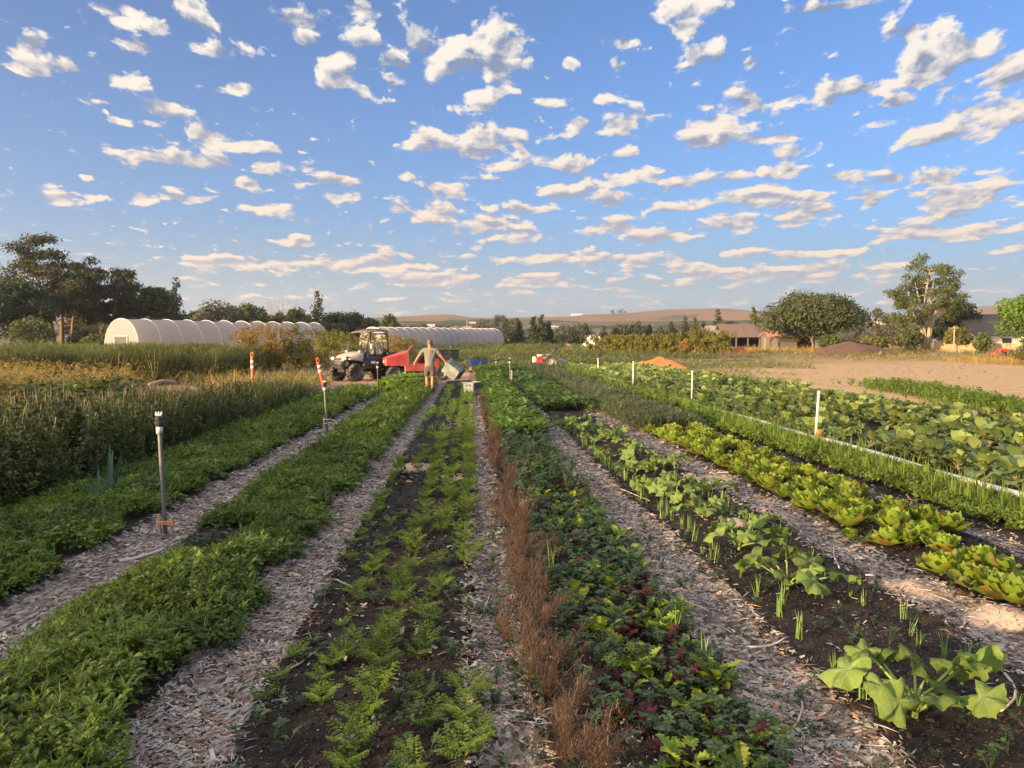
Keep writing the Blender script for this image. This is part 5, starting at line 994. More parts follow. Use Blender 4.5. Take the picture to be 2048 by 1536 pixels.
r1,h1=sprinkler(331,1072,317,824,'grey','tall grey sprinkler riser with white collar, nearest the camera, tied to two stakes',1.12)
for i,(dx,dz) in enumerate(((-.042,.19),(.062,.17))): build('stake',box((dx,-.02,dz/2-.02),(.026,.026,dz+.06),(0,(-.04,.04)[i],0),.004),WOD,r1)
build('twine',join([tube([(-.06,-.038,z),(.01,-.05,z+.004),(.08,-.038,z-.004),(.08,0,z),(0,.03,z),(-.06,0,z),(-.06,-.038,z)],.004,5) for z in(.112,.125,.138)]),TWI,r1)
r2,h2=sprinkler(655,868,648,761,'grey','grey sprinkler riser in the left chip path with string at its foot',1.2)
build('stake',box((-.06,0,.15),(.03,.03,.32),(0,-.03,0),.004),WOD,r2); build('string',join([tube([(-.07,-.03,.27),(.06,-.05,.28),(.16,-.02,.24),(.2,0,.08)],.006,5),tube([(-.06,-.03,.20),(.10,-.05,.22),(.14,-.02,.10)],.006,5)]),WTW,r2)
sprinkler(757,797,755,724,'black','slim black sprinkler riser in front of the utility vehicle',1.5)
r4,_=sprinkler(1022,778,1019,716,'grey','sprinkler riser beside the far end of the salad bed, right of the totes',1.5); build('stake',box((.02,-.05,.35),(.05,.03,.7),bev=.004),WOD,r4)
sprinkler(1197,752,1196,714,'pvc','white sprinkler riser farthest along the ground pipe',1.9)
sprinkler(1266,780,1267,719,'pvc','white sprinkler riser with black head, second farthest on the ground pipe',1.5)
r7,_=sprinkler(1383,808,1385,741,'plain','bare white pvc riser without a head by the collards',1.25); build('tape_wrap',tube([(0,0,.02),(.0,0,.12)],.030,10),ORR,r7)
r8,_=sprinkler(1630,891,1638,782,'plain','tallest looking white pvc riser, nearest of the right row',1.15); build('stake',box((.05,-.02,.13),(.05,.03,.28),bev=.004),ORG,r8); build('tee',tube([(0,-.12,.02),(0,.12,.02)],.034,12),PVC,r8,True)
# the ground pipe they stand on
pp=[(5.45,5.6),(5.53,7.3),(5.64,9.6),(5.74,12.05),(5.78,15),(5.72,18.2),(5.78,20.6),(5.72,24),(5.76,27),(5.95,31),(6.1,36)]
px_=np.interp(np.linspace(0,1,60),np.linspace(0,1,len(pp)),[a for a,b in pp]); py_=np.interp(np.linspace(0,1,60),np.linspace(0,1,len(pp)),[b for a,b in pp])
tag(build('water_pipe',tube([(a,b,float(gh(a,b))+.13+.015*math.sin(b*1.3)) for a,b in zip(px_,py_)],.034,10),PVC,smooth=True),'long white pvc water pipe lying on the ground between clover and collards','water pipe')
for i,y in enumerate((10.8,14.2,19.5)):
    x=float(np.interp(y,[b for a,b in pp],[a for a,b in pp])); build('pipe_coupling',tube([(x,y-.06,float(gh(x,y))+.13),(x,y+.06,float(gh(x,y))+.13)],.043,12),PVC,bpy.data.objects['water_pipe'],True)
# ---------------------------------------------------------------- plastic hoop houses
FILM=bpy.data.materials.new('greenhouse_film'); FILM.use_nodes=True; T=NT(FILM.node_tree); T.n.clear(); P=T.new('ShaderNodeTexCoord').outputs['Object']
c=T.mix(T.noise(P,.7,4.0,.6),(.46,.42,.40),(.56,.515,.49)); pb=T.new('ShaderNodeBsdfPrincipled',{'Base Color':c,'Roughness':.35}); tb=T.new('ShaderNodeBsdfTranslucent',{'Color':c}); mx=T.new('ShaderNodeMixShader',{0:.62}); T.l.new(pb.outputs[0],mx.inputs[1]); T.l.new(tb.outputs[0],mx.inputs[2]); o_=T.n.new('ShaderNodeOutputMaterial'); T.l.new(mx.outputs[0],o_.inputs[0])
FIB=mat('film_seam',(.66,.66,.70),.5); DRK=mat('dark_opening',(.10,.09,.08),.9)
def hoop(A,B,W,H,nb,label,sag=.16,seed=0,z0=0.0,z1=0.0,door=True):
    A,B=Vector(A),Vector(B); L=(B-A).xy.length; th=math.atan2(B.y-A.y,B.x-A.x); g=np.random.default_rng(seed); root=empty('hoop_house',(A.x,A.y,A.z),th); tag(root,label,'greenhouse','plastic covered hoop houses')
    pz=(B.z-A.z)/L; st=L/nb
    def arc(u,k,x): # u 0..1 round the hoop
        a=PI*u; yy=-math.cos(a)*W/2*(1-.0); zz=H*(math.sin(a)**.72); return (x,yy*(1-.06*(1-math.sin(a)))*k+0,zz*k+pz*x)
    secs=[]; 
    for i in range(nb):
        sg=sag*g.uniform(.6,1.3) if 2<i<nb-1 or nb>14 else sag*.35
        for q in range(5):
            t=q/5; secs.append((i*st+t*st,1-sg*.15*math.sin(PI*t)*(1 if q else 0)))
    secs.append((L,1.0)); nu=19
    build('cover',loft([[arc(j/(nu-1),k,x) for j in range(nu)] for x,k in secs],closed=False,caps=False),FILM,root,True)
    for i in range(nb+1): build('rib',tube([tuple(Vector(arc(j/18,1.004,i*st))) for j in range(19)],.022,5),FIB,root,True)
    for x,sd in((0,-1),(L,1)):
        V=[(x,0,pz*x)]+[arc(j/18,.995,x) for j in range(19)]; build('end_wall',Tm([v for v in V],[(0,j+1,j+2) for j in range(18)]),FILM,root)
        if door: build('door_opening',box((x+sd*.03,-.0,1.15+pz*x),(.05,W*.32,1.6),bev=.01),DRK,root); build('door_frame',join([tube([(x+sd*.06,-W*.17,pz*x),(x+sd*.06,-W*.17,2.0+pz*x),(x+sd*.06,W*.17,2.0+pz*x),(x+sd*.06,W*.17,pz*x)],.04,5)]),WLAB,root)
    build('base_board',join([box((L/2,sd*W*.47,.15+pz*L/2),(L,.06,.3),(0,-math.atan(pz),0)) for sd in(-1,1)]),WOD,root)
    return root
a=atY(243,637,62); b=atY(640,650,84); W_=4.0
A=(gx(243,62),62,float(gz(0,62))); B=(gx(628,84),84,float(gz(0,84)))
hoop(A,B,W_,a.z-A[2],11,'nearer sagging hoop house on the left, open door in its end wall',seed=3,sag=.30)
a=atY(756,654,100); A=(gx(745,100),100,float(gz(0,100))); B=(gx(985,128),128,float(gz(0,128)))
hoop(A,B,4.6,a.z-A[2],17,'farther hoop house behind the red cart, with many even ribs',seed=5,sag=.16,door=False)
# ================================================================ trees, bushes and far buildings
BRK=mat('bark_grey',(.15,.115,.085),.95,var=.35,vs=4,bump=.5,bs=10); BRP=mat('bark_pale',(.30,.24,.17),.9,var=.25,vs=3); BRR=mat('bark_reddish',(.20,.12,.08),.95,var=.35,vs=4)
def crownmat(n,cols,tr=.25): return leafmat(n,cols,tr,rough=.65,objvar=.2,patch=.22,pscale=.35)
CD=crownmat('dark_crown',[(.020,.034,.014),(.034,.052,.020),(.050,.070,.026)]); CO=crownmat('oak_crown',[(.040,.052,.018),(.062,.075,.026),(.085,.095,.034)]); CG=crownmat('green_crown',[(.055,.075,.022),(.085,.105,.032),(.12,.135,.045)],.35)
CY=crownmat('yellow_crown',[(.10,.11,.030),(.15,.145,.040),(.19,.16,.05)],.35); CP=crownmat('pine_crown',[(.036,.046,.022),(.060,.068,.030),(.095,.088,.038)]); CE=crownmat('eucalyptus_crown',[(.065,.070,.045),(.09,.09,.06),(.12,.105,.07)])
CB=crownmat('bright_crown',[(.07,.14,.02),(.11,.19,.03),(.15,.22,.045)],.4)
BSH=leafmat('bush_leaf',[(.07,.10,.02),(.11,.15,.025),(.20,.19,.03),(.30,.19,.035),(.09,.13,.02)],.4,rough=.6,objvar=.25,patch=.2,pscale=.6); BSO=leafmat('bush_leaf_autumn',[(.13,.13,.03),(.22,.17,.035),(.30,.20,.04),(.34,.15,.035),(.16,.16,.035)],.4,rough=.6,patch=.2,pscale=.6)
def leafcloud(blobs,n,s,g,flat=.0,shell=.55,droop=.3):
    """blobs: (x,y,z,rx,ry,rz). leaf sprays near the surface of many lobes"""
    B=np.array(blobs,float); w=(B[:,3]*B[:,5])**1.0; w/=w.sum(); k=g.choice(len(B),n,p=w); d=g.normal(size=(n,3)); d/=np.linalg.norm(d,axis=1)[:,None]; r=shell+(1.06-shell)*g.random(n)**.6
    P=B[k,:3]+d*B[k,3:]*r[:,None]; P+=g.normal(0,s*.5,(n,3))
    N=d*np.array([1,1,1.2])+g.normal(0,.55,(n,3)); N[:,2]-=droop*0; N/=np.linalg.norm(N,axis=1)[:,None]
    A=np.cross(N,g.normal(size=(n,3))); A/=np.linalg.norm(A,axis=1)[:,None]; C=np.cross(N,A); sz=s*g.uniform(.5,1.25,n)[:,None]
    V=np.stack([P-A*sz,P-C*sz*.5+N*sz*.15,P+A*sz*.9,P+C*sz*.55+N*sz*.1],1).reshape(-1,3); t=Tm.__new__(Tm); t.V=V; t.L=np.arange(len(V)); t.n=np.full(n,4); t.m=np.zeros(n,int); return t
def limb(a,b,r0,r1,g,w=.12,n=6):
    a,b=Vector(a),Vector(b); L=(b-a).length; p=[a.lerp(b,i/(n-1))+Vector(g.normal(0,w*L*.25,3))*(0 if i in(0,n-1) else 1)*math.sin(PI*i/(n-1)) for i in range(n)]
    return tube(p,[r0+(r1-r0)*i/(n-1) for i in range(n)],7)
def broad(loc,h,w,cm,bm,label,cat,seed,n=5000,leafs=.22,base=.18,lobes=26,name='broadleaf_tree',group=None,lean=0,open_=.0,trunks=1,depth=.8,top=1.0,trr=None,shape='dome'):
    g=np.random.default_rng(seed); root=empty(name,loc); tag(root,label,cat,group); bl=[]; R_=w/2; hb=h*base; hc=h-hb
    for i in range(lobes):
        a=g.uniform(0,6.28)
        if shape=='dome': e=math.asin(g.uniform(-.25,1)**1 if g.random()<.8 else g.uniform(0,1)); rr=g.uniform(.55,.82); cx=R_*rr*math.cos(a)*math.cos(e); cy=R_*depth*rr*math.sin(a)*math.cos(e); cz=hb+hc*.42+hc*.46*rr*math.sin(e)*1.1
        else: t=g.uniform(0,1); cz=hb+hc*(.12+.74*t); ww=(math.sin(PI*(.12+.80*t))**.8); rr=g.uniform(.35,.8)*ww; cx=R_*rr*math.cos(a); cy=R_*depth*rr*math.sin(a)
        q=g.uniform(.20,.36)*(1-open_*.35); bl.append((cx+lean*cz,cy,cz,R_*q*1.1,R_*q*1.0,min(R_,hc*.5)*q*.95))
    if shape=='dome' and open_<.3: bl.append((0,0,hb+hc*.45,R_*.62,R_*.6*depth,hc*.36))
    r0=trr or max(.08,h*.028); tr=[]
    for k in range(trunks):
        sx=(k-(trunks-1)/2)*r0*2.4; tp=(sx*4+lean*h*.6,g.normal(0,.1),hb+hc*.45); tr.append(limb((sx,0,-.3),tp,r0,r0*.45,g,.10,8))
        for b in bl[k::trunks][:12 if h>8 else 6]:
            f=g.uniform(.35,.95); st=tuple(np.array((sx,0,-.3))*(1-f)+np.array(tp)*f); tr.append(limb(st,b[:3],r0*.42*(1.1-f*.5),r0*.08,g,.16,6))
    build('trunk',join(tr),bm,root,True); build('crown',leafcloud(bl,n,leafs,g),cm,root); return root
def conifer(loc,h,w,cm,bm,label,seed,n=2600,leafs=.2,base=.1,name='conifer_tree',group=None,droop=.25,irregular=.25):
    g=np.random.default_rng(seed); root=empty(name,loc); tag(root,label,'conifer',group); tr=[tube([(0,0,-.3),(g.normal(0,.05),0,h*.5),(0,0,h*.99)],[h*.022,h*.014,.02],7)]; P=[];Nn=int(h*2.2)+7; bl=[]
    for i in range(Nn):
        z=h*(base+(1-base)*i/Nn); f=(1-(z/h-base)/(1-base)); m=max(3,int(3+5*f))
        for k in range(m):
            a=g.uniform(0,6.28); L=w/2*(f**.75)*g.uniform(1-irregular*1.6,1.08)+.08; tip=(L*math.cos(a),L*math.sin(a),z-droop*L*g.uniform(.2,1.2)+L*.12)
            if L>.5: tr.append(tube([(0,0,z),tip],[.02+.012*L,.01],4,cap=False))
            for q in(.35,.6,.82,.98): bl.append((tip[0]*q,tip[1]*q,z+(tip[2]-z)*q,.16*L+.12,.16*L+.12,.07*L+.09))
    build('trunk',join(tr),bm,root,True); build('crown',leafcloud(bl,n,leafs,g,shell=.2),cm,root); return root
def pine(loc,h,w,label,seed,n=7000,trunks=2,cm=CP,lo=.35,leafs=.24):   # old open pine with plates of needles on bare limbs
    g=np.random.default_rng(seed); root=empty('old_pine_tree',loc); tag(root,label,'pine tree'); tr=[]; bl=[]
    for t in range(trunks):
        bx=(t-(trunks-1)/2)*w*.09; tx=(t-(trunks-1)/2)*w*.30+g.normal(0,.3); th=h*(.93-.16*t); pts=[(bx,0,-.3),(bx+tx*.15,0,h*.3),(bx+tx*.5,.3,h*.55),(tx,g.normal(0,.4),th)]; r=h*.020*(1-.2*t); tr.append(tube(pts,[r*1.25,r,r*.7,r*.15],8))
        for i in range(22):
            f=g.uniform(lo,1.0); z=th*f; k=f; cx=np.interp(z,[0,h*.3,h*.55,th],[bx,bx+tx*.15,bx+tx*.5,tx]); a=g.uniform(0,6.28); L=w*.5*g.uniform(.45,1.0)*(1.05-.65*max(0,(f-.55)/.45))*(.75+.3*min(1,(f-lo)/.2)); e=(cx+L*math.cos(a),L*math.sin(a)*.9,z+L*g.uniform(.05,.38)); tr.append(limb((cx,0,z),e,r*.38*(1.2-f),.03,g,.16,6))
            for q in range(5): u=g.uniform(.4,1.1); bl.append((cx+L*u*math.cos(a)+g.normal(0,.5),L*u*math.sin(a)+g.normal(0,.5),z+(e[2]-z)*u+.25,w*.10,w*.10,w*.060))
        bl.append((tx,0,th+.02*h,w*.12,w*.12,w*.08))
    build('trunk',join(tr),BRR,root,True); build('crown',leafcloud(bl,n,leafs,g,shell=.15),cm,root); return root
def loc_h(pxc,pyt,Y,h=None):
    z0=float(gz(0,Y)); t=atY(pxc,pyt,Y); return (t.x,Y,z0),t.z-z0
def pw(px,Y): return px/F*Y
def TB(pxc,pyt,wpx,Y,cm,label,cat='tree',seed=1,bm=BRK,**k): l,h=loc_h(pxc,pyt,Y); return broad(l,h,pw(wpx,Y),cm,bm,label,cat,seed,**k)
def TC(pxc,pyt,wpx,Y,cm,label,seed=1,**k): l,h=loc_h(pxc,pyt,Y); return conifer(l,h,pw(wpx,Y),cm,BRK,label,seed,**k)
# ---- left group
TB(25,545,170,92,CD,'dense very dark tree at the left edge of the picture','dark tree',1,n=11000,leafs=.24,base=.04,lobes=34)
l,h=loc_h(118,466,100); pine(l,h,pw(165,100),'tall old pine with bare reddish trunks, highest tree on the left',4,n=24000,trunks=3,lo=.42,leafs=.18)
l,h=loc_h(212,513,104); pine(l,h,pw(130,104),'second large dark pine right of the tallest one',8,n=26000,trunks=2,lo=.16,leafs=.20)
TC(180,560,120,108,CP,'bushy dark conifer between the two big pines',5,n=6000,leafs=.26,irregular=.35)
TC(262,545,90,110,CP,'dark conifer on the right shoulder of the big pines',6,n=6000,leafs=.26,irregular=.4)
TB(310,560,90,112,CP,'dark bushy tree behind the left end of the hoop house','dark tree',7,n=6500,leafs=.27,base=.05,shape='oval')
TC(352,553,62,108,CP,'slender loose conifer standing alone above the hoop house',8,n=2600,leafs=.20,irregular=.4)
TB(60,625,90,86,CG,'low green bush under the dark tree at the left edge','bush',60,n=2200,leafs=.2,base=.02)
TB(200,640,120,90,CP,'dark shrubbery beneath the pines left of the hoop house','shrub',61,n=5000,leafs=.22,base=.02)
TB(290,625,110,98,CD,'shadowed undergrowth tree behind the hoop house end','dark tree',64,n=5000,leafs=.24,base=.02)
TB(195,660,60,74,CG,'pale green shrub just left of the hoop house end wall','shrub',62,n=1500,leafs=.15,base=.02)
for i,(c,t,w,Y,cm,lab,k) in enumerate([(352,630,90,118,CD,'low dark tree under the slender conifer',{}),(427,589,95,122,CE,'olive brown broad tree above the middle of the left hoop house',{}),(500,594,78,124,CG,'bright green rounded tree above the left hoop house',{}),(466,600,60,130,CO,'darker tree between the olive brown and bright green trees',{}),
 (548,612,60,130,CE,'greyish feathery tree right of the bright green one',{'open_':.6}),(595,606,66,120,CY,'yellowish tree left of the dark pointed conifer',{}),(672,614,80,128,CD,'left half of the dark oak mass behind the utility vehicle',{}),(712,618,90,132,CD,'dark dome shaped oak behind the utility vehicle roof',{}),(650,634,90,118,CO,'low olive tree just right of the first hoop house',{}),(779,622,50,112,CG,'small round sunlit tree right of the dark oaks',{}),(745,630,44,124,CO,'small oak tucked left of the round sunlit tree',{}),(395,606,60,128,CO,'dull olive tree left of the olive brown one',{})]):
    TB(c,t,w,Y,cm,lab,'tree',20+i,n=3600,leafs=.25,base=.04,**k)
TC(635,581,52,126,CP,'dark pointed conifer with layered limbs above the yellowish tree',9,n=2600,leafs=.24,irregular=.2)
l,h=loc_h(560,588,132); g=np.random.default_rng(3); rt=empty('bare_tree',l); tag(rt,'leafless pale tree poking above the tree line','bare tree'); build('trunk',join([limb((0,0,0),(0,0,h*.6),.16,.10,g)]+[limb((0,0,h*g.uniform(.3,.6)),(h*.35*math.cos(a),h*.2*math.sin(a),h*g.uniform(.75,1)),.07,.015,g,.2) for a in np.arange(0,6.2,.42)]),BRP,rt,True)
# ---- middle distance
mid=[(1013,638,34,150,'left slim conifer right of the second hoop house',CP),(1038,640,32,152,'right slim conifer of the pair past the hoop house',CP),(1066,632,34,140,'left of the two dense dark conifers in the centre',CD),(1083,629,42,138,'tallest dense dark conifer in the centre of the far field',CD),(1098,642,30,142,'short dark conifer leaning out right of the central pair',CD),
 (1148,652,30,165,'dull conifer right of the white farm building',CP),(1172,646,28,170,'dark narrow conifer left of the white tarp bundle',CD),(1207,650,34,170,'brownish conifer behind the left end of the bush row',CE),(1232,654,30,172,'small conifer below the hilltop grove',CP),(1277,640,34,170,'conifer in front of the left slope of the orange hill',CP),(1298,648,28,172,'short conifer right of the one on the left slope',CP),(1343,641,36,165,'conifer under the highest part of the orange hill',CP),
 (1370,632,30,165,'tall narrow conifer below the crest of the orange hill',CP),(1390,634,28,163,'greenish narrow conifer on the hill crest line',CG),(1408,642,28,168,'brown conifer right of the greenish one',CE),(1436,617,34,160,'dark pointed conifer above the barn',CD),(1508,612,40,120,'pale feathery conifer at the left flank of the great oak',CG),(1253,648,28,176,'conifer in the gap left of the orange hill slope',CE),(1320,652,30,176,'dim conifer under the hill slope',CE)]
for i,(c,t,w,Y,lab,cm) in enumerate(mid): TC(c,t,w,Y,cm,lab,40+i,n=1700,leafs=.26,base=.03,irregular=.3)
for i,(c,t,w,Y,lab,cm) in enumerate([(1455,638,80,140,'rounded green tree left of the barn roof',CO),(1420,650,56,138,'rounded tree between bush row and barn',CG),(1125,668,60,160,'low dark shrubs right of the central conifers',CO),(1275,672,90,150,'low olive tree behind the bush row, left part',CO),(1375,674,90,150,'low olive tree behind the bush row, right part',CO),(1495,650,40,128,'grey green bush behind the barn roof',CE),(1185,668,60,165,'low scrub behind the white tarp bundle',CE),(930,655,60,190,'low tree behind the far hoop house',CO),(880,645,50,230,'hazy grey tree behind the far hoop house, left',CE),(965,648,40,220,'small tree right of the utility pole',CO)]):
    TB(c,t,w,Y,cm,lab,'tree',70+i,n=1800,leafs=.30,base=.03)
for i,(c,t,w,Y,lab) in enumerate([(967,632,46,320,'left eucalyptus of the hazy clump behind the far hoop house'),(1000,628,48,310,'middle eucalyptus of the hazy clump, tallest of it'),(1030,634,40,330,'right eucalyptus of the hazy clump'),(845,640,30,420,'hazy eucalyptus on the hill behind the man'),(1760,612,44,200,'hazy thin eucalyptus between oak and tall tree'),(1795,628,60,230,'dim eucalyptus behind the tall tree'),(1925,640,110,260,'grey hazy wood behind the house roof'),(1650,640,60,260,'hazy tree showing beside the great oak'),(1715,650,60,240,'hazy scrub tree right of the great oak'),(1990,650,80,250,'hazy wood behind the house at the right')]):
    TB(c,t,w,Y,CE,lab,'eucalyptus',90+i,n=1900,leafs=.42,base=.12,open_=.5,shape='oval',name='eucalyptus_tree')
for i,(c,t,w) in enumerate([(1226,609,16),(1234,607,18),(1243,609,16),(1251,614,12),(1258,619,8)]): TB(c,t,w,1850,CE,'eucalyptus of the small hilltop grove left of the orange crest','eucalyptus',110+i,n=900,leafs=1.6,base=.02,shape='oval',name='eucalyptus_tree',group='hilltop grove')
for i in range(46):     # distant trees along the valley
    px=rng.uniform(780,2100); Y=rng.uniform(330,900); TB(px,rng.uniform(648,662),rng.uniform(18,40),Y,random.choice([CE,CO,CP]),'small hazy tree in the far valley below the hills','tree',200+i,n=420,leafs=.9,base=.02,name='distant_tree',group='hazy valley trees')
for i in range(44):     # the belt of trees before the hills
    px=rng.uniform(1115,1500) if i<26 else (rng.uniform(1640,2060) if i<36 else rng.uniform(790,1000)); Y=rng.uniform(190,320); TB(px,rng.uniform(640,657) if i<36 else rng.uniform(646,654),rng.uniform(26,58),Y,random.choice([CE,CO,CP,CE]),'soft broad tree in the hazy belt before the hills','tree',260+i,n=900,leafs=.45,base=.02,name='broadleaf_tree',group='tree belt before the hills')
# ---- right side
l,h=loc_h(1628,571,92); broad(l,h,pw(222,92),CO,BRK,'great rounded olive green oak, widest tree on the right','oak tree',300,n=26000,leafs=.19,base=.05,lobes=64,name='oak_tree',depth=.9)
l,h=loc_h(1858,517,88); g=np.random.default_rng(11); rt=empty('tall_tree',l); tag(rt,'tall airy tree with several pale sunlit stems, tallest on the right','tall tree'); W=pw(140,88); bl=[]; tr=[]; ts=[(-.42,.62),(-.2,.75),(-.04,.92),(.12,.80),(.26,.72),(-.48,.40),(.34,.5)]
for sx,f in ts:
    p=[(sx*.5,0,-.2),(sx*1.3,g.normal(0,.2),h*.22),(sx*W*.45,g.normal(0,.5),h*.45),(sx*W*.85,g.normal(0,.7),h*f)]; tr.append(tube(p,[.26,.20,.13,.04],8))
    for k in range(8):
        u=g.uniform(.35,1); q=Vector(p[1]).lerp(Vector(p[3]),u); a=g.uniform(0,6.28); L=W*g.uniform(.12,.26); e=q+Vector((L*math.cos(a),L*math.sin(a),L*g.uniform(0,.7))); tr.append(limb(q,e,.06,.015,g,.2)); bl.append((e.x,e.y,e.z,W*.10,W*.10,W*.075))
for k in range(46):
    t=g.uniform(0,1); z=h*(.36+.61*t); ww=W*.5*(.35+.75*math.sin(PI*(.10+.72*t))**.9)*(1 if t<.6 else 1-(t-.6)*.75); a=g.uniform(0,6.28); r=ww*g.uniform(.55,1); bl.append((r*math.cos(a),r*math.sin(a),z,W*.085,W*.085,W*.06))
build('trunk',join(tr),BRP,rt,True); build('crown',leafcloud(bl,15000,.15,g,shell=.25),CG,rt)
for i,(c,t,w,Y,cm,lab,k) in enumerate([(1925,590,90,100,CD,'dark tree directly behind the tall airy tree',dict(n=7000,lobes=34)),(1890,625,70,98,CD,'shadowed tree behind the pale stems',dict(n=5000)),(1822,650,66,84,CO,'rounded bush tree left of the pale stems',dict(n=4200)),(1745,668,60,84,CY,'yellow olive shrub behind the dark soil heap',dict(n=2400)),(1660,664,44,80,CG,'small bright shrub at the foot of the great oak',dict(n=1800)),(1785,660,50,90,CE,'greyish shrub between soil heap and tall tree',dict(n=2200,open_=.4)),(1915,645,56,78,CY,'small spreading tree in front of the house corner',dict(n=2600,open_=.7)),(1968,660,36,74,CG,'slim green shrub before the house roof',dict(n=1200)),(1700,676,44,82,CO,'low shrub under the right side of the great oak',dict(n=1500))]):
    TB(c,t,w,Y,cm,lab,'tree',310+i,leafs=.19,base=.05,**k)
TB(2062,560,130,62,CB,'bright green tree cut by the right edge','tree',330,n=9000,leafs=.17,base=.12,lobes=34); TB(2052,688,50,54,CY,'small sunlit shrub at the right edge above the dry grass','shrub',331,n=1500,leafs=.12,base=.02)
# ---- fruit bushes
def bush(name,loc,h,w,m,label,group,seed,n=2600,s=.075):
    g=np.random.default_rng(seed); root=empty(name,loc); tag(root,label,'bush',group); bl=[]; st=[]
    for i in range(20):
        a=g.uniform(0,6.28); r=w*.5*g.uniform(.2,.85); z=h*g.uniform(.10,.86)*(1-.18*(r/(w*.5))**2); bl.append((r*math.cos(a),r*math.sin(a),z,w*.17,w*.17,h*.15)); st.append(limb((0,0,0),(r*math.cos(a),r*math.sin(a),z+h*.1),.02,.006,g,.1,5))
    for i in range(16): a=g.uniform(0,6.28); r=w*.5*g.uniform(.1,.9); bl.append((r*math.cos(a),r*math.sin(a),h*g.uniform(.85,1.02),.10,.10,h*.13))
    build('stem',join(st),BRK,root,True); build('foliage',leafcloud(bl,n,s,g,shell=.1),m,root)
for i,(px,Y,py,w,m,lab) in enumerate([(492,45,664,2.3,BSO,'orange tinted bush at the left end of the near bush row'),(520,47,657,2.5,BSO,'golden orange bush, second from the left end of the row'),(556,48,659,2.4,BSO,'golden bush above the marker posts'),(590,49,655,2.6,BSH,'tall green and yellow bush above the leaning marker post'),(625,51,662,2.4,BSH,'green bush left of the utility vehicle'),(655,54,666,2.4,BSH,'green yellow bush touching the vehicle windscreen frame'),(690,57,668,2.5,BSH,'bush seen through the vehicle cab, left'),(722,60,670,2.5,BSH,'bush seen through the vehicle cab, right'),(755,63,671,2.5,BSH,'bush behind the vehicle cargo bed'),(785,66,673,2.6,BSO,'yellowish bush behind the cargo bed end'),(812,69,677,2.4,BSH,'rightmost small bush of the near row')]):
    l,h=loc_h(px,py,Y); bush('fruit_bush',l,h,w,m,lab,'fruit bushes in the near row',400+i)
xs=np.linspace(1188,1448,13)
lb=['leftmost','second','third','fourth','fifth','sixth','middle','eighth','ninth','tenth','eleventh','twelfth','largest, rightmost']
for i,px in enumerate(xs):
    Y=np.interp(px,[1188,1448],[84,74]); l,h=loc_h(px,[674,676,672,674,671,673,670,672,668,664,660,664,667][i],Y); bush('fruit_bush',l,h,2.2 if i<9 else 2.7,BSO if i==9 else BSH,'%s of the thirteen green yellow bushes in the far row'%lb[i],'fruit bushes in the far row',430+i,s=.10)
# ---- heaps
ORC=mat('orange_wood_chips',(.44,.135,.042),.95,var=.5,vs=9,bump=.8,bs=25); SOI=mat('dark_compost',(.095,.052,.036),.95,var=.4,vs=2,bump=.6,bs=8); STW=mat('old_straw',(.42,.25,.13),.95,var=.3,vs=3,bump=.5,bs=10)
def mound(name,px,pyb,wpx,hpx,m,label,cat,seed,dd=.7,rough=.1,pw_=1.0):
    p=at(px,pyb); Y=p.y; rx=pw(wpx,Y)/2; h=pw(hpx,Y); o=build(name,heap(rx,rx*dd,h,seed,34,rough,pw_),m,smooth=name!='chip_pile'); o.location=(p.x,Y+rx*dd*.9,float(gz(0,Y+rx*dd*.5))); tag(o,label,cat); return o
mound('chip_pile',1325,741,150,25,ORC,'bright orange wood chip pile beyond the white risers','chip pile',1,.45)
mound('chip_pile',1483,712,48,20,ORC,'smaller orange wood chip pile in front of the barn','chip pile',2,.6)
mound('soil_heap',1712,713,185,30,SOI,'long dark brown compost heap in front of the great oak','soil heap',3,.35,.04,.7)
mound('soil_heap',1475,716,120,9,SOI,'low dark soil spread below the barn','soil heap',5,.5,.03,.8)
mound('straw_heap',1060,696,28,8,STW,'small tan straw heap right of the far hoop house','straw heap',6); mound('straw_heap',1138,698,26,10,STW,'tan covered heap left of the white tarp bundle','straw heap',7); mound('straw_heap',1094,694,16,4,STW,'smallest tan heap in the centre distance','straw heap',8)
# chips beside the herbs and old boards
q=at(345,793); o=build('chip_patch',heap(2.5,2.0,.16,9,30,.1),ORC); o.location=(q.x,q.y+1.0,.02); tag(o,'low patch of fresh orange chips among the left weeds','chip pile')
for i,(px,py,px2,py2,z,lab) in enumerate([(272,806,322,797,.20,'grey rolled drip hose on the left chip patch, front one'),(300,786,350,780,.28,'grey board lying across the left chip patch, rear one')]):
    a=at(px,py); b=at(px2,py2); build('old_board',tube([(a.x,a.y,z),((a.x+b.x)/2,(a.y+b.y)/2,z+.08),(b.x,b.y,z-.02)],.07,8),WOD,smooth=True); tag(COL.objects[-1],lab,'board')
# ---- buildings
RUS=bpy.data.materials.new('rusty_corrugated_roof'); RUS.use_nodes=True; T=NT(RUS.node_tree); b=T.n['Principled BSDF']; P=T.new('ShaderNodeTexCoord').outputs['Object']; c=T.mix(T.noise(T.vmath('MULTIPLY',P,(3.5,.25,.25)),1.0,4.0,.6),(.085,.07,.06),(.19,.105,.06)); T.l.new(c,b.inputs['Base Color']); b.inputs['Roughness'].default_value=.7
GRM=mat('grey_board_wall',(.11,.10,.085),.9,var=.25,vs=2); BLR=mat('blue_grey_roof',(.12,.15,.20),.5,var=.15); WHW=mat('white_wall',(.50,.46,.38),.8,var=.06); DKR=mat('dark_shingle_roof',(.08,.062,.045),.9,var=.2,vs=1.5); FEN_=mat('fence_pickets',(.34,.22,.12),.85,var=.2,vs=2); GLS=mat('window_dark',(.03,.035,.04),.15); REDR=mat('red_tile_roof',(.42,.18,.11),.9,var=.2)
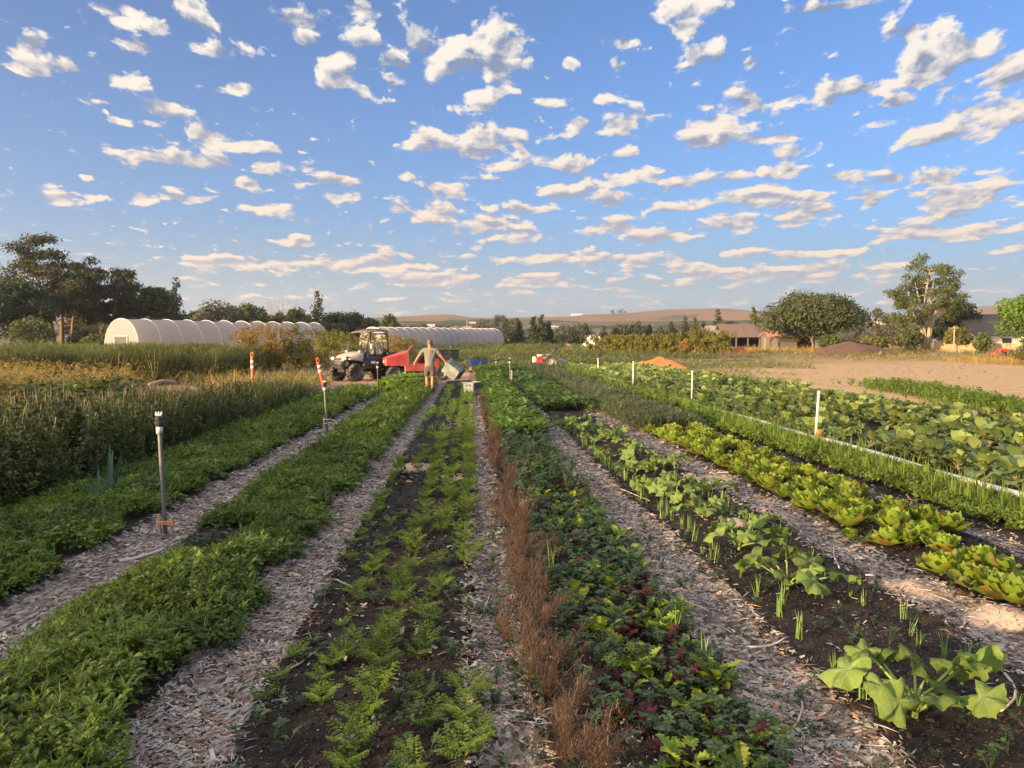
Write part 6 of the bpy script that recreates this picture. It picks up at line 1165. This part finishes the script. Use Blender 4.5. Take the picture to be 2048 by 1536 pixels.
def gable(name,x,y,z,L,W,hw,hr,wm,rm,label,cat='building',rz=0.0,open_front=False,windows=0,over=.4):
    root=empty(name,(x,y,z),rz); tag(root,label,cat)
    if open_front: build('wall',join([box((0,W/2,hw/2),(L,.12,hw)),box((-L/2,0,hw/2),(.12,W,hw)),box((L/2,0,hw/2),(.12,W,hw))]+[box((q,-W/2,hw/2),(.16,.16,hw)) for q in np.linspace(-L/2,L/2,5)[1:-1]]),wm,root)
    else: build('wall',join([box((0,0,hw/2),(L,W,hw))]+[Tm([(sx*L/2,-W/2,hw),(sx*L/2,W/2,hw),(sx*L/2,0,hw+hr)],[(0,1,2)]) for sx in(-1,1)]),wm,root)
    t=.10; a=math.atan2(hr,W/2); rl=math.hypot(hr,W/2)+over
    build('roof',join([box((0,sd*(W/4+over*.35),hw+hr/2-over*.18+.06),(L+over,rl,t),(-sd*a,0,0)) for sd in(-1,1)]+[box((0,0,hw+hr+.10),(L+over+.02,.25,.08))]),rm,root)
    for i in range(windows): build('window',box((-L/2+L*(i+.5)/windows,-W/2-.02,hw*.55),(min(1.2,L/windows*.45),.08,hw*.4)),GLS,root)
    return root
def BP(px,Y): return gx(px,Y)
z=float(gz(0,104)); gable('barn',BP(1493,104),106,z+.3,6.2,7.5,1.55,1.6,GRM,RUS,'barn with big rusty corrugated roof beside the chip pile','barn',rz=-.12,open_front=True,over=.5)
gable('shed',BP(1452,106),109,z+.3,3.6,6,1.6,1.35,GRM,mat('dull_grey_roof',(.24,.21,.19),.8,var=.2),'dull grey shed joined to the left of the rusty barn','shed',rz=-.1,open_front=True)
gable('shed',BP(1557,98),99,z+.2,2.8,3,1.6,.5,GRM,REDR,'small grey board shed with reddish roof right of the barn','shed')
gable('shed',BP(1598,96),97,z+.1,3.6,3,1.9,.55,BLM,BLR,'low dark shelter with blue grey roof under the great oak','shed',open_front=True); 
gable('shed',BP(1572,94),94.5,z+.1,2.4,2,1.25,.3,GRM,RUS,'smallest rusty roofed hutch between the two sheds','shed')
build('post',box((0,0,0),(.1,.1,1.7)),WOD); tag(COL.objects[-1],'wooden post standing right of the rusty barn','post'); COL.objects[-1].location=(BP(1530,92),92,float(gz(0,92))+.85)
h_=gable('house',BP(1990,96)+1.2,100,float(gz(0,98))+.2,8.5,9,1.9,2.6,WHW,DKR,'white walled house with large dark shingle roof at the right','house',windows=3)
l,hh=loc_h(1548-0,700,100)
r=empty('picket_fence'); tag(r,'tan wooden picket fence in front of the house at the right','fence'); A=Vector((BP(1869,86),86,float(gz(0,86)))); B=Vector((BP(2035,80),80,float(gz(0,80)))); n=92; pk=[]; 
for i in range(n): p=A.lerp(B,i/(n-1)); pk.append(box((p.x,p.y,p.z+.62+(.12 if i<9 else 0)),(.085,.03,1.12),(0,0,-.5),.0))
build('picket',join(pk),FEN_,r); build('rail',join([tube([A+Vector((0,.05,q)),B+Vector((0,.05,q))],.04,4) for q in(.35,.95)]),FEN_,r)
COL.objects['picket']['kind']='stuff'
r=empty('garden_box',(BP(1893,72),72,float(gz(0,72)))); tag(r,'weathered raised planter box in front of the picket fence','planter box'); build('board',join([box((0,sy*.6,.22),(2.4,.06,.36)) for sy in(-1,1)]+[box((sx*1.2,0,.22),(.06,1.2,.36)) for sx in(-1,1)]),GRM,r); build('leg',join([box((sx*1.15,sy*.6,.24),(.10,.10,.5)) for sx in(-1,1) for sy in(-1,1)]),GRM,r)
# red loader tractor by the fence
r=empty('farm_tractor',(BP(2008,72),72,float(gz(0,72)))); r.rotation_euler=(0,0,.2); r.scale=(.62,.62,.62); tag(r,'small red loader tractor at the right by the picket fence','tractor')
ERED_=mat('tractor_red',(.62,.06,.03),.4); build('hood',box((-.2,0,.95),(1.3,.6,.45),(0,.05,0),.08),ERED_,r); build('loader_arm',join([tube([(.4,sd*.4,1.1),(-.6,sd*.42,1.2),(-1.5,sd*.42,.45)],.06,6) for sd in(-1,1)]+[box((-1.75,0,.42),(.4,1.3,.4),(0,.3,0),.05)]),ERED_,r); build('roll_bar',join([tube([(.9,sd*.35,.8),(.9,sd*.35,1.9)],.04,6) for sd in(-1,1)]+[tube([(.9,-.35,1.9),(.9,.35,1.9)],.04,6),box((.7,0,1.0),(.4,.5,.4),bev=.05)]),ERED_,r)
for x,R_ in((-.7,.35),(.8,.55)):
    for sd in(-1,1): wheel(r,(x,sd*.5,R_),R_,.28,0,knobs=14)
# white tarp bundle and scrap, utility poles, field stakes
p=at(1180,697); o=build('tarp_bundle',heap(2.6,1.4,1.9,21,26,.25),mat('white_tarp',(.72,.70,.66),.6,var=.15,vs=2),smooth=True); o.location=(p.x+.6,p.y,float(gz(0,p.y))); tag(o,'white tarp covered bundle at the left end of the far bush row','tarp bundle')
for px,pyt,Y,hh_,lab in((934,640,150,7.5,'thin utility pole standing behind the far hoop house'),(1909,652,76,4.2,'pale utility post in front of the dark house roof')):
    t=atY(px,pyt,Y); z0=float(gz(0,Y)); o=build('utility_pole',join([tube([(0,0,0),(0,0,t.z-z0)],[.08,.06],8),box((0,0,(t.z-z0)*.93),(.9 if Y<100 else .5,.08,.08))]),WOD if Y>100 else BRP); o.location=(t.x,Y,z0); tag(o,lab,'utility pole')
for i,(px,py,hh_,lab) in enumerate([(1134,700,.9,'short wooden stake before the tan covered heap'),(901,702,.6,'small stake in front of the far hoop house, right one'),(963,698,.5,'small stake near the right end of the far hoop house'),(992,735,.55,'tiny stake beside the wheelbarrow handles')]):
    p=at(px,py); o=build('stake',box((0,0,hh_/2),(.10,.06,hh_),bev=.01),WOD if i else FEN_); o.location=tuple(p); tag(o,lab,'stake')
# far houses
for i,(px,py,Y,L,lab) in enumerate([(1153,632,1850,26,'white house on the hill ridge in the centre'),(1165,633,1860,14,'smaller white outbuilding right of the ridge house'),(822,636,1850,16,'pale house on the ridge, left of the centre'),(851,639,1800,12,'tiny white shed on the slope right of the pale ridge house'),(1110,656,420,5,'white farm building in front of the wooded hill'),(945,646,700,6,'pale house half hidden on the slope behind the pole'),(862,652,600,6,'small pale house above the far hoop house'),(1770,645,330,9,'pale roofed house between the oak and the tall tree')]):
    t=atY(px,py,Y); gable('distant_house',t.x,Y,t.z-L*.10,L,L*.5,L*.22,L*.10,WHW,REDR if i%3==2 else WHW,lab,'house',windows=2,over=.02*L)
r=gable('long_shed',gx(925,230),235,atY(905,662,235).z,5,5,.6,.7,GRM,REDR,'long shed with red roof behind the far hoop house','shed'); build('foundation',box((0,0,-3),(16,6,6)),GRM,r); 
# beds of cut straw line across the far field
tg=build('straw_strip',join([box((-8,95,float(gz(0,95))+.04),(42,1.6,.06),bev=.02)]),STW); tag(tg,'thin straw covered strip crossing the far field','straw strip')
# out of the picture to the left: the trees whose long shadow lies over the near beds
for i,(x,y,h,w) in enumerate([(-62,-34,7.2,8),(-66,-26,6.8,8),(-58,-19,6.5,7),(-64,-11,6.9,8)]): broad((x,y,0),h,w,CD,BRK,'tree of the windbreak left of the near beds','tree',500+i,n=1500,leafs=.4,base=.05,group='windbreak trees')
# ---------------------------------------------------------------- evening air
hz=build('haze',box((0,1500,95),(6200,3700,230)),[]); tag(hz,kind='stuff')
hm=bpy.data.materials.new('haze'); hm.use_nodes=True; T=NT(hm.node_tree); T.n.clear(); v=T.new('ShaderNodeVolumePrincipled',{'Color':(.86,.91,.98,1),'Density':0.00018,'Anisotropy':0.3}); o_=T.n.new('ShaderNodeOutputMaterial'); T.l.new(v.outputs[0],o_.inputs['Volume']); hz.data.materials.append(hm)
sc.cycles.volume_bounces=0
print('objects',len(bpy.data.objects),'polys',sum(len(m.polygons)*m.users for m in bpy.data.meshes))
